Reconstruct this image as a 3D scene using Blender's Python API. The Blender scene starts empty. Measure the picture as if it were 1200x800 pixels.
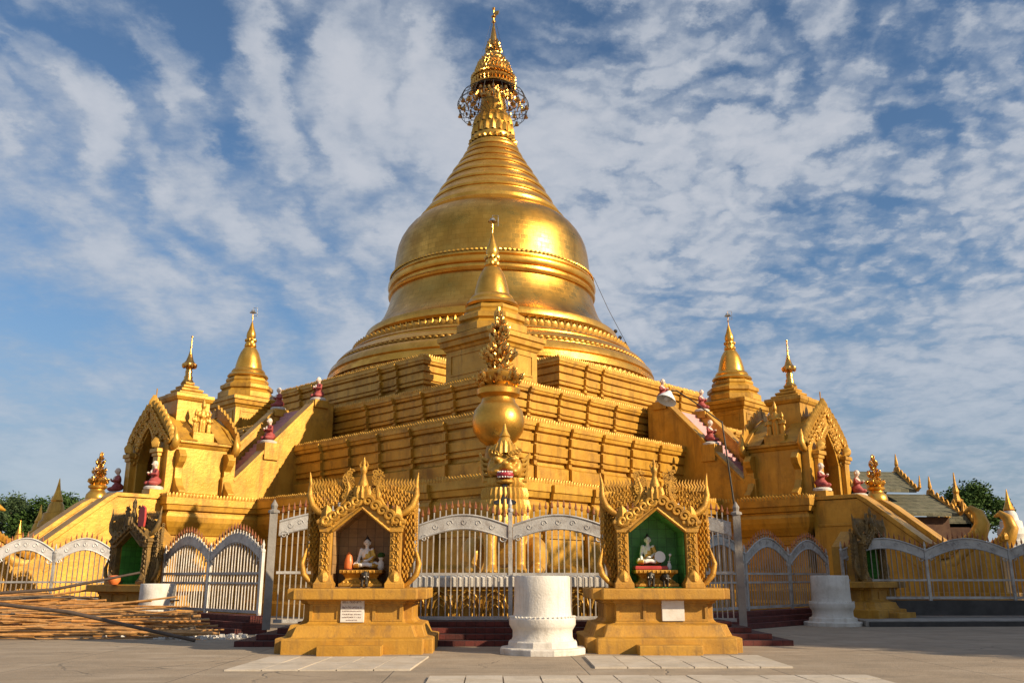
import bpy, bmesh, math, random
from math import sin, cos, pi, radians, sqrt, atan2
from mathutils import Vector, Matrix
random.seed(7)
SC = bpy.context.scene
COL = SC.collection

# ------------------------------------------------------------------ camera, sky, sun
cam = bpy.data.cameras.new('camera'); camo = bpy.data.objects.new('camera', cam); COL.objects.link(camo)
cam.sensor_width = 36; cam.lens = 1030 / 1200 * 36; cam.clip_start = .1; cam.clip_end = 6000
camo.location = (0, 0, 1.6); camo.rotation_euler = (radians(90 + 15.0), 0, radians(-1.37))
SC.camera = camo
SUN_AZ = 60      # degrees to the right of the direction from the stupa towards the camera
SUN_EL = 24
sun_dir = Vector((sin(radians(SUN_AZ)) * cos(radians(SUN_EL)), -cos(radians(SUN_AZ)) * cos(radians(SUN_EL)), sin(radians(SUN_EL))))
sl = bpy.data.lights.new('sun', 'SUN'); sl.energy = 5.0; sl.angle = radians(.53); sl.color = (1, .80, .54)
so = bpy.data.objects.new('sun', sl); COL.objects.link(so); so.rotation_euler = sun_dir.to_track_quat('Z', 'Y').to_euler()
SC.view_settings.view_transform = 'Standard'; SC.view_settings.look = 'None'
SC.view_settings.exposure = 0.58; SC.view_settings.gamma = 1; SC.view_settings.use_curve_mapping = False
SC.cycles.max_bounces = 6; SC.cycles.diffuse_bounces = 3; SC.cycles.glossy_bounces = 3; SC.cycles.transparent_max_bounces = 6
SC.cycles.caustics_reflective = False; SC.cycles.sample_clamp_indirect = 4

class NT:
    def __init__(s, nt): s.nt = nt; s.N = nt.nodes; s.L = nt.links
    def n(s, t, **k):
        o = s.N.new(t)
        for a, b in k.items():
            if a == 'inp':
                for i, v in b.items():
                    if isinstance(v, bpy.types.NodeSocket): s.L.new(v, o.inputs[i])
                    else: o.inputs[i].default_value = v
            else: setattr(o, a, b)
        return o
    def math(s, op, a, b=0.0, c=0.0, clamp=False):
        return s.n('ShaderNodeMath', operation=op, use_clamp=clamp, inp={0: a, 1: b, 2: c}).outputs[0]
    def mix(s, f, a, b, mode='MIX'):
        o = s.n('ShaderNodeMix', data_type='RGBA', blend_type=mode, clamp_factor=True)
        for i, v in ((0, f), (6, a), (7, b)):
            if isinstance(v, bpy.types.NodeSocket): s.L.new(v, o.inputs[i])
            else: o.inputs[i].default_value = v if i == 0 else (*v[:3], 1)
        return o.outputs[2]
    def noise(s, vec, scale, detail=4, rough=.55, dist=0.0):
        return s.n('ShaderNodeTexNoise', inp={'Vector': vec, 'Scale': scale, 'Detail': detail, 'Roughness': rough, 'Distortion': dist}).outputs[0]
    def ramp(s, v, lo, hi):
        return s.n('ShaderNodeMapRange', interpolation_type='SMOOTHSTEP', inp={0: v, 1: lo, 2: hi, 3: 0.0, 4: 1.0}).outputs[0]

w = bpy.data.worlds.new('World'); SC.world = w; w.use_nodes = True
w.node_tree.nodes.clear(); T = NT(w.node_tree)
sky = T.n('ShaderNodeTexSky', sky_type='NISHITA', sun_disc=False, sun_elevation=radians(SUN_EL), sun_rotation=radians(180 - SUN_AZ),
          air_density=1.0, dust_density=.6, ozone_density=2.5)
tc = T.n('ShaderNodeTexCoord'); sep = T.n('ShaderNodeSeparateXYZ', inp={0: tc.outputs['Generated']})
dz = T.math('ADD', T.math('MAXIMUM', sep.outputs[2], 0.0), .20)
px = T.math('DIVIDE', sep.outputs[0], dz); py = T.math('DIVIDE', sep.outputs[1], dz)
P = T.n('ShaderNodeCombineXYZ', inp={0: px, 1: py, 2: 0.0}).outputs[0]
def vadd(vec, col, amt): return T.n('ShaderNodeVectorMath', operation='MULTIPLY_ADD', inp={0: col, 1: (amt, amt, 0), 2: vec}).outputs[0]
w1 = T.n('ShaderNodeTexNoise', noise_dimensions='2D', inp={'Vector': P, 'Scale': 2.2, 'Detail': 2.0}).outputs[1]
w2 = T.n('ShaderNodeTexNoise', noise_dimensions='2D', inp={'Vector': P, 'Scale': 19.0, 'Detail': 5.0, 'Roughness': .65}).outputs[1]
Pw = vadd(vadd(P, w1, .22), w2, .075)
Ps = T.n('ShaderNodeMapping', inp={'Vector': P, 'Location': (3.7, 1.9, 0)}).outputs[0]
big = T.noise(Ps, .95, 3, .5)
mid = T.noise(vadd(Ps, w1, .2), 3.2, 6, .55)
mp = T.n('ShaderNodeMapping', inp={'Vector': Pw, 'Rotation': (0, 0, radians(-32)), 'Scale': (10.0, 4.4, 1)}).outputs[0]
def cells(v, sc): return T.math('SUBTRACT', .78, T.n('ShaderNodeTexVoronoi', feature='SMOOTH_F1', voronoi_dimensions='2D', inp={'Vector': v, 'Scale': sc, 'Smoothness': .55, 'Detail': 1.0, 'Roughness': .45}).outputs['Distance'])
ribs = cells(mp, 1.0)
puff = T.math('ADD', T.math('MULTIPLY', cells(Pw, 8.0), .55), T.math('MULTIPLY', cells(Pw, 17.0), .55))
fine = T.noise(P, 34.0, 6, .62)
side = T.ramp(px, -.22, .22)      # the left of the sky is combed into ribs, the right is broken into puffs
tex = T.math('ADD', T.math('MULTIPLY', ribs, T.math('SUBTRACT', 1.0, side)), T.math('MULTIPLY', puff, side))
low = T.ramp(T.math('ADD', sep.outputs[2], T.math('MULTIPLY', px, .10)), .46, .14)
cl = T.math('ADD', T.math('ADD', T.math('MULTIPLY', big, 1.55), T.math('MULTIPLY', mid, .75)), T.math('MULTIPLY', tex, T.math('SUBTRACT', .62, T.math('MULTIPLY', low, .45))))
cl = T.math('ADD', T.math('ADD', cl, T.math('MULTIPLY', fine, .24)), T.math('MULTIPLY', low, .20))
cov = T.math('MULTIPLY', T.ramp(cl, 1.09, 1.55), T.math('ADD', .42, T.math('MULTIPLY', T.ramp(sep.outputs[2], .05, .32), .42)))
hor = T.ramp(sep.outputs[2], .35, .02)
skyb = T.mix(1.0, sky.outputs[0], (1.0, 1.17, 1.27), 'MULTIPLY')
skyc = T.mix(T.math('MULTIPLY', hor, .7), skyb, (2.6, 3.3, 4.4))
cloudc = T.mix(T.ramp(cl, 1.2, 1.8), (4.4, 5.0, 5.9), (6.7, 6.9, 7.4))
allc = T.mix(cov, skyc, cloudc)
bg = T.n('ShaderNodeBackground', inp={0: allc, 1: .062})
T.L.new(bg.outputs[0], T.n('ShaderNodeOutputWorld').inputs[0])

# ------------------------------------------------------------------ materials
def mat(name, c1, c2, scale=1.0, rough=.5, metal=0.0, bump=.1, bscale=None, dirt=None, damt=.5, dscale=.6, streaks=False, kind=None, rvar=.12, spec=.5, kw=None):
    m = bpy.data.materials.new(name); m.use_nodes = True; nt = m.node_tree; nt.nodes.clear(); t = NT(nt)
    geo = t.n('ShaderNodeNewGeometry').outputs['Position']
    n1 = t.noise(geo, scale, 6, .6)
    col = t.mix(t.ramp(n1, .3, .7), c1, c2)
    rg = t.math('ADD', t.math('MULTIPLY', t.noise(geo, scale * 2.7, 4), rvar * 2), rough - rvar)
    h = t.noise(geo, bscale or scale * 6, 6, .65)
    if dirt:
        if streaks:
            mpv = t.n('ShaderNodeMapping', inp={'Vector': geo, 'Scale': (1, 1, .12)}).outputs[0]
            dn = t.math('MULTIPLY', t.ramp(t.noise(mpv, dscale * 4, 7, .7), .48, .70), damt)
            col = t.mix(dn, col, dirt)
        d2 = t.math('MULTIPLY', t.ramp(t.noise(geo, dscale, 9, .74), .46, .68), damt)
        col = t.mix(d2, col, dirt)
        rg = t.math('ADD', rg, t.math('MULTIPLY', d2, .25))
    if kind == 'plates':     # square gilt plates round a vertical axis
        oc = t.n('ShaderNodeTexCoord').outputs['Object']; s = t.n('ShaderNodeSeparateXYZ', inp={0: oc})
        an = t.math('MULTIPLY', t.math('ARCTAN2', s.outputs[0], s.outputs[1]), 6.5)
        v = t.n('ShaderNodeCombineXYZ', inp={0: an, 1: s.outputs[2], 2: 0.0}).outputs[0]
        br = t.n('ShaderNodeTexBrick', inp={'Vector': v, 'Color1': (1, 1, 1, 1), 'Color2': (.55, .55, .55, 1), 'Mortar': (.2, .2, .2, 1), 'Scale': 1.0, 'Mortar Size': .012, 'Brick Width': .55, 'Row Height': .34, 'Bias': 0.0})
        col = t.mix(.42, col, t.mix(1.0, col, br.outputs[0], 'MULTIPLY'))
        rg = t.math('ADD', rg, t.math('MULTIPLY', t.math('SUBTRACT', 1.0, br.outputs[0]), .16))
        h = t.math('ADD', t.math('MULTIPLY', h, .55), t.math('MULTIPLY', br.outputs[0], .5))
    if kind in ('tiles', 'bricks', 'shingles'):
        oc = t.n('ShaderNodeTexCoord').outputs['Object']; s = t.n('ShaderNodeSeparateXYZ', inp={0: oc})
        v = t.n('ShaderNodeCombineXYZ', inp={0: t.math('ADD', s.outputs[0], s.outputs[1]), 1: s.outputs[2], 2: 0.0}).outputs[0]
        bw, rh, ms, off = kw
        br = t.n('ShaderNodeTexBrick', offset=off, inp={'Vector': v, 'Color1': (1, 1, 1, 1), 'Color2': (.7, .7, .7, 1), 'Mortar': (.35, .35, .35, 1), 'Scale': 1.0, 'Mortar Size': ms, 'Brick Width': bw, 'Row Height': rh})
        col = t.mix(1.0, col, br.outputs[0], 'MULTIPLY'); h = t.math('ADD', t.math('MULTIPLY', h, .4), br.outputs[0])
    if kind == 'ground':
        big_ = t.ramp(t.noise(geo, .22, 5, .6), .35, .7); col = t.mix(t.math('MULTIPLY', big_, .45), col, (.20, .16, .115))
        v1 = t.n('ShaderNodeTexVoronoi', feature='DISTANCE_TO_EDGE', inp={'Vector': t.n('ShaderNodeVectorMath', operation='MULTIPLY_ADD', inp={0: t.n('ShaderNodeTexNoise', inp={'Vector': geo, 'Scale': .7, 'Detail': 6.0}).outputs[1], 1: (1.1, 1.1, 0), 2: geo}).outputs[0], 'Scale': .33}).outputs[0]
        crack = t.math('MULTIPLY', t.ramp(v1, .009, .001), t.ramp(t.noise(geo, .35, 3), .46, .60))
        s = t.n('ShaderNodeSeparateXYZ', inp={0: geo})
        def joint(axis, sp):
            f = t.math('ABSOLUTE', t.math('SUBTRACT', t.math('FRACT', t.math('DIVIDE', s.outputs[axis], sp)), .5)); return t.ramp(f, .006, .002)
        jn = t.math('MAXIMUM', joint(0, 3.4), joint(1, 3.1))
        cell = t.n('ShaderNodeCombineXYZ', inp={0: t.math('ROUND', t.math('DIVIDE', s.outputs[0], 3.4)), 1: t.math('ROUND', t.math('DIVIDE', s.outputs[1], 3.1)), 2: 0.0}).outputs[0]
        wn = t.n('ShaderNodeTexWhiteNoise', noise_dimensions='2D', inp={'Vector': cell}).outputs[0]
        col = t.mix(t.math('MULTIPLY', wn, .38), col, (.20, .16, .115))
        mp2 = t.n('ShaderNodeMapping', inp={'Vector': geo, 'Scale': (.35, 1.4, 1)}).outputs[0]
        col = t.mix(t.math('MULTIPLY', t.ramp(t.noise(mp2, 1.1, 8, .72), .50, .66), .5), col, (.40, .335, .26))
        col = t.mix(t.math('MULTIPLY', t.ramp(t.noise(geo, 2.2, 8, .75), .56, .70), .5), col, (.11, .095, .08))
        col = t.mix(t.math('MULTIPLY', jn, .55), col, (.07, .06, .05)); col = t.mix(t.math('MULTIPLY', crack, .5), col, (.045, .04, .035))
        h = t.math('SUBTRACT', h, t.math('MAXIMUM', crack, jn))
    if kind == 'bamboo':
        oi = t.n('ShaderNodeObjectInfo').outputs['Random']
        col = t.mix(t.math('MULTIPLY', oi, .65), col, (.36, .24, .11)); col = t.mix(t.ramp(oi, .82, .9), col, (.13, .10, .07))
    b = t.n('ShaderNodeBump', inp={'Strength': bump, 'Distance': .05, 'Height': h})
    p = t.n('ShaderNodeBsdfPrincipled', inp={'Base Color': col, 'Roughness': rg, 'Metallic': metal, 'Normal': b.outputs[0], 'Specular IOR Level': spec})
    t.L.new(p.outputs[0], t.n('ShaderNodeOutputMaterial').inputs[0])
    return m

M = {}
M['gold'] = mat('gold_paint', (.47, .24, .022), (.62, .34, .044), .9, .42, .30, .22, 7, (.20, .095, .015), .62, .55, True, rvar=.16)
M['leafgold'] = mat('gilt_plates', (.66, .335, .055), (.80, .455, .10), .35, .27, 1.0, .13, 14, (.40, .20, .035), .5, .25, True, kind='plates')
M['giltplain'] = mat('gilt_mouldings', (.62, .315, .045), (.76, .42, .08), .9, .30, .85, .18, 10, (.34, .16, .03), .55, .6)
M['crest'] = mat('gilt_leaf_crest', (.48, .24, .028), (.62, .35, .06), 2.0, .40, .4, .2, 18, (.30, .15, .03), .5, 1.5)
M['ochre'] = mat('weathered_ochre_gold_paint', (.40, .195, .018), (.52, .27, .032), 1.6, .6, .05, .25, 22, (.20, .11, .035), .65, 1.3, True)
M['carved'] = mat('carved_gilding', (.42, .20, .02), (.58, .31, .042), 4, .45, .35, .3, 40, (.15, .075, .015), .7, 3.0)
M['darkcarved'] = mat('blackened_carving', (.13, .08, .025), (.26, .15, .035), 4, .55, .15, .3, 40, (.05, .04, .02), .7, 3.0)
M['flame'] = mat('gilt_foil_leaves', (.70, .42, .11), (.46, .21, .05), 5, .25, 1.0, .2, 20)
M['white'] = mat('stained_whitewash', (.60, .56, .50), (.70, .67, .62), 1.5, .75, 0, .35, 22, (.34, .29, .23), .45, 1.3, True)
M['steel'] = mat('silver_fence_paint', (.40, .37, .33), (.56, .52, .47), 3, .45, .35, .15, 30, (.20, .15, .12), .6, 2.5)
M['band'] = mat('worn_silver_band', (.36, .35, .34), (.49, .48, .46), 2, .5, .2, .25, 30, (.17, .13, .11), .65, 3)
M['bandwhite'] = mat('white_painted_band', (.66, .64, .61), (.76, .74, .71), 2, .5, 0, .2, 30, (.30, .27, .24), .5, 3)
M['barshade'] = mat('shade_brown_rusty_bars', (.26, .20, .15), (.42, .36, .30), 4, .5, .2, .2, 30, (.14, .07, .04), .6, 4)  # brown base stands in for shade on silver bars; the patches are rust
M['tip'] = mat('dark_red_gilt_tips', (.22, .05, .03), (.40, .18, .06), 9, .45, .3, .1)
M['brick'] = mat('shade_darkened_red_brick', (.085, .014, .011), (.15, .026, .018), 2.5, .75, 0, .5, 20, (.07, .03, .025), .6, 2.0, kind='bricks', kw=(.24, .13, .008, .5))  # red brick, base colour darkened to hold the shade on the steps
M['ground'] = mat('worn_concrete_paving', (.29, .225, .155), (.36, .285, .205), 1.2, .85, 0, .35, 14, (.19, .16, .13), .5, .8, kind='ground')
M['tile'] = mat('white_marble_tile', (.44, .38, .30), (.54, .48, .40), 1.6, .6, 0, .2, 20, (.30, .26, .21), .55, 1.0)
M['slab'] = mat('grey_concrete', (.24, .22, .20), (.33, .31, .28), 1.5, .85, 0, .3, 18, (.12, .11, .10), .5, 1.0)
M['black'] = mat('black_stone_edge', (.03, .028, .027), (.055, .05, .048), 2, .7, 0, .2)
M['greentile'] = mat('green_glazed_tile', (.10, .36, .06), (.14, .44, .085), 2, .35, 0, .15, 12, (.02, .09, .03), .4, 1.5, kind='tiles', kw=(.21, .21, .006, 0))
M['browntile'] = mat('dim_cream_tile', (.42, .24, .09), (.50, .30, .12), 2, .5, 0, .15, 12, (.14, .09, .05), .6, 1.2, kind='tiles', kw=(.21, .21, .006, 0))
M['red'] = mat('red_lacquer', (.36, .03, .03), (.46, .06, .05), 3, .4)
M['maroon'] = mat('maroon_robe_paint', (.16, .03, .03), (.22, .05, .045), 4, .55)
M['robepink'] = mat('pinkish_red_robe_paint', (.26, .035, .035), (.38, .08, .07), 4, .6, 0, .15, 30, (.25, .06, .05), .4, 4)
M['skinwhite'] = mat('white_alabaster', (.74, .71, .67), (.80, .78, .75), 4, .4)
M['skin'] = mat('pale_painted_skin', (.70, .55, .45), (.76, .64, .55), 4, .55)
M['robegold'] = mat('gilded_robe', (.50, .28, .05), (.66, .40, .08), 6, .35, .6)
M['hair'] = mat('black_paint', (.012, .011, .011), (.03, .027, .025), 5, .4)
M['orange'] = mat('orange_red_lacquer', (.60, .13, .03), (.70, .20, .05), 4, .4)
M['pinkstep'] = mat('pink_painted_steps', (.52, .27, .28), (.60, .34, .34), 2, .7, 0, .2, 14, (.30, .17, .17), .5, 1)
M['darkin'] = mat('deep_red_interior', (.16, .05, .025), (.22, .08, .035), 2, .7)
M['bamboo'] = mat('bamboo_cane', (.48, .20, .042), (.58, .28, .075), 4, .5, 0, .2, 30, (.16, .08, .03), .6, 3, kind='bamboo')
M['darkwood'] = mat('dark_weathered_pole', (.06, .04, .03), (.10, .07, .05), 4, .7)
M['rubble'] = mat('white_plaster_rubble', (.55, .53, .50), (.68, .66, .63), 6, .85)
M['iron'] = mat('dark_iron', (.03, .028, .025), (.07, .06, .05), 6, .5, .6)
M['lampwhite'] = mat('white_enamel', (.70, .70, .68), (.78, .78, .76), 6, .35)
M['roof'] = mat('mossy_roof_shingles', (.10, .10, .06), (.15, .14, .09), 2, .8, 0, .5, 16, (.05, .055, .035), .6, .8, kind='shingles', kw=(.5, .3, .02, .5))
M['wood'] = mat('dark_teak', (.06, .03, .02), (.09, .05, .03), 2, .8, spec=.2)
M['bark'] = mat('tree_bark', (.09, .065, .045), (.14, .10, .07), 6, .9, 0, .5, 25)
M['leaf'] = mat('dark_green_leaves', (.030, .065, .014), (.060, .105, .025), 1.2, .85, 0, 0, spec=.15)
M['leaf2'] = mat('grey_green_leaves', (.040, .070, .030), (.070, .105, .045), 1.2, .85, 0, 0, spec=.15)
M['plaque'] = mat('white_marble_plaque', (.66, .62, .56), (.74, .71, .66), 5, .6, 0, .1, 20, (.45, .36, .26), .4, 4)
M['ink'] = mat('dark_red_lettering', (.20, .06, .04), (.12, .06, .05), 9, .7)
M['mouth'] = mat('crimson_mouth_paint', (.30, .015, .03), (.36, .03, .04), 8, .4)
M['glassbell'] = mat('mirror_glass_bell', (.10, .09, .08), (.60, .58, .55), 5, .2, .7)

# ------------------------------------------------------------------ mesh helpers
class MB:
    def __init__(s): s.v = []; s.f = []; s.X = None
    def at(s, loc=(0, 0, 0), rz=0.0, sc=1.0, mtx=None):
        s.X = mtx if mtx is not None else Matrix.Translation(loc) @ Matrix.Rotation(rz, 4, 'Z') @ Matrix.Scale(sc, 4); return s
    def add(s, V, F):
        b = len(s.v)
        if s.X is not None: V = [tuple(s.X @ Vector(p)) for p in V]
        s.v.extend([tuple(p) for p in V]); s.f.extend([tuple(i + b for i in f) for f in F]); return s
    def box(s, x0, x1, y0, y1, z0, z1):
        V = [(x, y, z) for z in (z0, z1) for x, y in ((x0, y0), (x1, y0), (x1, y1), (x0, y1))]
        return s.add(V, [(3, 2, 1, 0), (4, 5, 6, 7)] + [(i, (i + 1) % 4, 4 + (i + 1) % 4, 4 + i) for i in range(4)])
    def bar(s, a, b, r, n=6, r2=None, cap=True):
        return s.tube([a, b], [r, r if r2 is None else r2], n, cap)
    def tube(s, pts, rad, n=8, cap=True):
        pts = [Vector(p) for p in pts]; m = len(pts)
        if not hasattr(rad, '__len__'): rad = [rad] * m
        V = []; up = None
        for i in range(m):
            d = (pts[min(i + 1, m - 1)] - pts[max(i - 1, 0)]).normalized()
            if up is None: up = Vector((0, 0, 1)) if abs(d.z) < .9 else Vector((1, 0, 0))
            sd = d.cross(up).normalized(); up = sd.cross(d).normalized()
            for k in range(n):
                a = 2 * pi * k / n; V.append(pts[i] + (sd * cos(a) + up * sin(a)) * rad[i])
        F = [(i * n + k, i * n + (k + 1) % n, (i + 1) * n + (k + 1) % n, (i + 1) * n + k) for i in range(m - 1) for k in range(n)]
        F = [f[::-1] for f in F]
        if cap: F += [tuple(range(n)), tuple(range((m - 1) * n, m * n))[::-1]]
        return s.add(V, F)
    def lathe(s, prof, n=32, c=(0, 0), z0=0.0, rot=0.0, cap=True):
        V = []
        for r, z in prof:
            for k in range(n):
                a = 2 * pi * k / n + rot; V.append((c[0] + r * cos(a), c[1] + r * sin(a), z + z0))
        m = len(prof)
        F = [(i * n + k, i * n + (k + 1) % n, (i + 1) * n + (k + 1) % n, (i + 1) * n + k) for i in range(m - 1) for k in range(n)]
        if cap: F += [tuple(range(n))[::-1], tuple(range((m - 1) * n, m * n))]
        return s.add(V, F)
    def ball(s, c, r, n=10, m=7):
        if not hasattr(r, '__len__'): r = (r, r, r)
        V = [(c[0], c[1], c[2] - r[2])]
        for i in range(1, m):
            t = -pi / 2 + pi * i / m
            for k in range(n):
                a = 2 * pi * k / n; V.append((c[0] + r[0] * cos(t) * cos(a), c[1] + r[1] * cos(t) * sin(a), c[2] + r[2] * sin(t)))
        V.append((c[0], c[1], c[2] + r[2])); L = len(V) - 1
        F = [(0, 1 + (k + 1) % n, 1 + k) for k in range(n)]
        for i in range(m - 2):
            F += [(1 + i * n + k, 1 + i * n + (k + 1) % n, 1 + (i + 1) * n + (k + 1) % n, 1 + (i + 1) * n + k) for k in range(n)]
        b = 1 + (m - 2) * n
        F += [(b + k, b + (k + 1) % n, L) for k in range(n)]
        return s.add(V, F)
    def poly(s, pts, o, u, v, thick):
        """outline pts (2D) in plane o + a*u + b*v, extruded by thick along u x v (centred)"""
        o, u, v = Vector(o), Vector(u), Vector(v); nn = u.cross(v).normalized() * thick / 2
        A = sum(pts[i][0] * pts[(i + 1) % len(pts)][1] - pts[(i + 1) % len(pts)][0] * pts[i][1] for i in range(len(pts)))
        if A < 0: pts = pts[::-1]
        m = len(pts); V = [o + u * a + v * b - nn for a, b in pts] + [o + u * a + v * b + nn for a, b in pts]
        tri = tess(pts)
        F = [t[::-1] for t in tri] + [tuple(i + m for i in t) for t in tri] + [(i, (i + 1) % m, m + (i + 1) % m, m + i) for i in range(m)]
        return s.add(V, F)
    def sweep(s, plan, prof, cap=True):
        V = []; m = len(plan)
        for o, z in prof: V += [(x, y, z) for x, y in offset(plan, o)]
        F = [(i * m + k, i * m + (k + 1) % m, (i + 1) * m + (k + 1) % m, (i + 1) * m + k) for i in range(len(prof) - 1) for k in range(m)]
        if cap:
            t = tess(plan); F += [tuple(x + (len(prof) - 1) * m for x in q) for q in t] + [q[::-1] for q in t]
        return s.add(V, F)
    def petal(s, p, u, nrm, w_, h, lean=.25, thick=.35):
        """a pointed leaf standing at p, width along u, bulging towards nrm"""
        p, u, n = Vector(p), Vector(u), Vector(nrm); z = Vector((0, 0, 1))
        g = [(-.5, 0, .1), (.5, 0, .1), (-.52, .45, .12), (.52, .45, .12), (-.3, .8, .2), (.3, .8, .2), (0, 1, .30), (0, .05, .75), (0, .5, .9), (0, .8, .55)]
        V = [p + u * (a * w_) + z * (b * h) + n * (c * w_ * thick + b * lean * h * .5) for a, b, c in g]
        V += [p - n * .02 + u * (a * w_) + z * (b * h) + n * (b * lean * h * .5 - w_ * .1) for a, b, c in g[:7]]
        F = [(0, 7, 8, 2), (7, 1, 3, 8), (2, 8, 9, 4), (8, 3, 5, 9), (4, 9, 6), (9, 5, 6)]
        F += [(10, 12, 14, 16, 15, 13, 11), (0, 2, 12, 10), (2, 4, 14, 12), (4, 6, 16, 14), (6, 5, 15, 16), (5, 3, 13, 15), (3, 1, 11, 13)]
        return s.add(V, F)
    def crest(s, plan, off, z, w_, h, lean=.3, jitter=.0):
        pl = offset(plan, off)
        for i in range(len(pl)):
            a, b = Vector((*pl[i], z)), Vector((*pl[(i + 1) % len(pl)], z)); L = (b - a).length
            if L < w_ * .6: continue
            n = max(1, round(L / w_)); u = (b - a) / L; nr = Vector((u.y, -u.x, 0))
            for k in range(n):
                s.petal(a + u * (L * (k + .5) / n), u, nr, L / n * .92, h * (1 + random.uniform(-jitter, jitter)), lean)
        return s
    def ringcrest(s, r, z, n, h, lean=.3, wf=.95, thick=.35):
        for k in range(n):
            a = 2 * pi * k / n; nr = Vector((cos(a), sin(a), 0)); s.petal((r * cos(a), r * sin(a), z), (-sin(a), cos(a), 0), nr, 2 * pi * r / n * wf, h, lean, thick)
        return s
    def scroll(s, c, u, v, size, hand=1, r=.22, turns=1.25, n=5, seg=12):
        c, u, v = Vector(c), Vector(u), Vector(v); pts = []; rad = []
        for i in range(seg + 1):
            t = i / seg; a = hand * turns * 2 * pi * t; q = size * (1 - .82 * t)
            pts.append(c + u * (cos(a) * q) + v * (sin(a) * q)); rad.append(size * r * (1 - .35 * t))
        return s.tube(pts, rad, n)
    def build(s, name, m, parent=None, smooth=None, bevel=0, loc=None):
        me = bpy.data.meshes.new(name); me.from_pydata(s.v, [], s.f); me.materials.append(M[m] if isinstance(m, str) else m)
        if smooth is not None:
            me.polygons.foreach_set('use_smooth', [True] * len(me.polygons)); me.set_sharp_from_angle(angle=radians(smooth))
        me.update(); o = bpy.data.objects.new(name, me); COL.objects.link(o); o.parent = parent
        if loc: o.location = loc
        if bevel:
            b = o.modifiers.new('bevel', 'BEVEL'); b.width = bevel; b.segments = 2; b.limit_method = 'ANGLE'; b.angle_limit = radians(40)
        return o
def tess(pts):
    from mathutils.geometry import tessellate_polygon
    A = sum(pts[i][0] * pts[(i + 1) % len(pts)][1] - pts[(i + 1) % len(pts)][0] * pts[i][1] for i in range(len(pts)))
    out = []
    for a, b, c in tessellate_polygon([[Vector((p[0], p[1], 0)) for p in pts]]):
        ar = (pts[b][0] - pts[a][0]) * (pts[c][1] - pts[a][1]) - (pts[c][0] - pts[a][0]) * (pts[b][1] - pts[a][1])
        out.append((a, b, c) if ar > 0 else (a, c, b))
    return out
def offset(poly, o):
    m = len(poly); R = []
    for i in range(m):
        p0, p1, p2 = Vector(poly[i - 1][:2]), Vector(poly[i][:2]), Vector(poly[(i + 1) % m][:2])
        d1, d2 = (p1 - p0).normalized(), (p2 - p1).normalized(); n1, n2 = Vector((d1.y, -d1.x)), Vector((d2.y, -d2.x))
        q = p1 + (n1 + n2) * (o / (1 + n1.dot(n2))); R.append((q.x, q.y))
    return R
def rect(x0, x1, y0, y1): return [(x0, y0), (x1, y0), (x1, y1), (x0, y1)]
def tag(o, label=None, cat=None, group=None, kind=None):
    for k, v in (('label', label), ('category', cat), ('group', group), ('kind', kind)):
        if v: o[k] = v
    return o
def thing(name, label, cat, loc=(0, 0, 0), rz=0.0, group=None):
    o = bpy.data.objects.new(name, None); COL.objects.link(o); o.location = loc; o.rotation_euler = (0, 0, rz); o.empty_display_size = .3
    return tag(o, label, cat, group)
def kids(o): return [c for c in bpy.data.objects if c.parent == o]
def copy_tree(o, parent=None):
    c = o.copy(); COL.objects.link(c); c.parent = parent
    for ch in kids(o): copy_tree(ch, c)
    return c
def dup(o, loc, rz, label, group=None):
    c = copy_tree(o); c.location = loc; c.rotation_euler = (0, 0, rz); c['label'] = label
    if group: c['group'] = group
    return c
def organic(mb, name, m, parent=None, voxel=.04, smooth_it=4):
    """fuse overlapping solids into one continuous skin"""
    me = bpy.data.meshes.new(name); me.from_pydata(mb.v, [], mb.f); o = bpy.data.objects.new(name, me); COL.objects.link(o)
    r = o.modifiers.new('remesh', 'REMESH'); r.mode = 'VOXEL'; r.voxel_size = voxel
    sm = o.modifiers.new('smooth', 'SMOOTH'); sm.iterations = smooth_it; sm.factor = .5
    dg = bpy.context.evaluated_depsgraph_get(); dg.update()
    m2 = bpy.data.meshes.new_from_object(o.evaluated_get(dg)); o.modifiers.clear(); o.data = m2; bpy.data.meshes.remove(me)
    m2.name = name; m2.materials.clear(); m2.materials.append(M[m]); m2.polygons.foreach_set('use_smooth', [True] * len(m2.polygons))
    o.parent = parent; return o

KZ = Matrix.Diagonal((1, 1, .83, 1))
AX = Vector((0, 60, 0))
TH = {-1: radians(225), 1: radians(-45)}      # outward direction of the left and right face; local x outward, y along the face
def fp(side, s, t, z=0.0):                      # t > 0 is towards the camera
    n = Vector((side, -1, 0)) / sqrt(2); l = Vector((-side, -1, 0)) / sqrt(2); return AX + n * s + l * t + Vector((0, 0, z))
SIDEWORD = {-1: 'left', 1: 'right'}

# ------------------------------------------------------------------ ground
tag(MB().add([(-900, -200, 0), (900, -200, 0), (900, 1600, 0), (-900, 1600, 0)], [(0, 1, 2, 3)]).build('ground', 'ground'), kind='structure')
def tile_strip(x0, x1, y0, y1, nx, ny, skew=0.0, name='tile_paving'):
    mb = MB(); g = .012
    for i in range(nx):
        for j in range(ny):
            a, b = x0 + (x1 - x0) * i / nx, x0 + (x1 - x0) * (i + 1) / nx
            c, d = y0 + (y1 - y0) * j / ny, y0 + (y1 - y0) * (j + 1) / ny
            h = .03 + random.uniform(-.006, .006); s = skew * (1 - j / ny)
            mb.add([(x + (skew * (1 - (y - y0) / (y1 - y0))), y, z) for z in (-.02, h + random.uniform(-.002, .002)) for x, y in ((a + g, c + g), (b - g, c + g), (b - g, d - g), (a + g, d - g))],
                   [(4, 5, 6, 7)] + [(k, (k + 1) % 4, 4 + (k + 1) % 4, 4 + k) for k in range(4)])
    return tag(mb.build(name, 'tile'), kind='structure')
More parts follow.
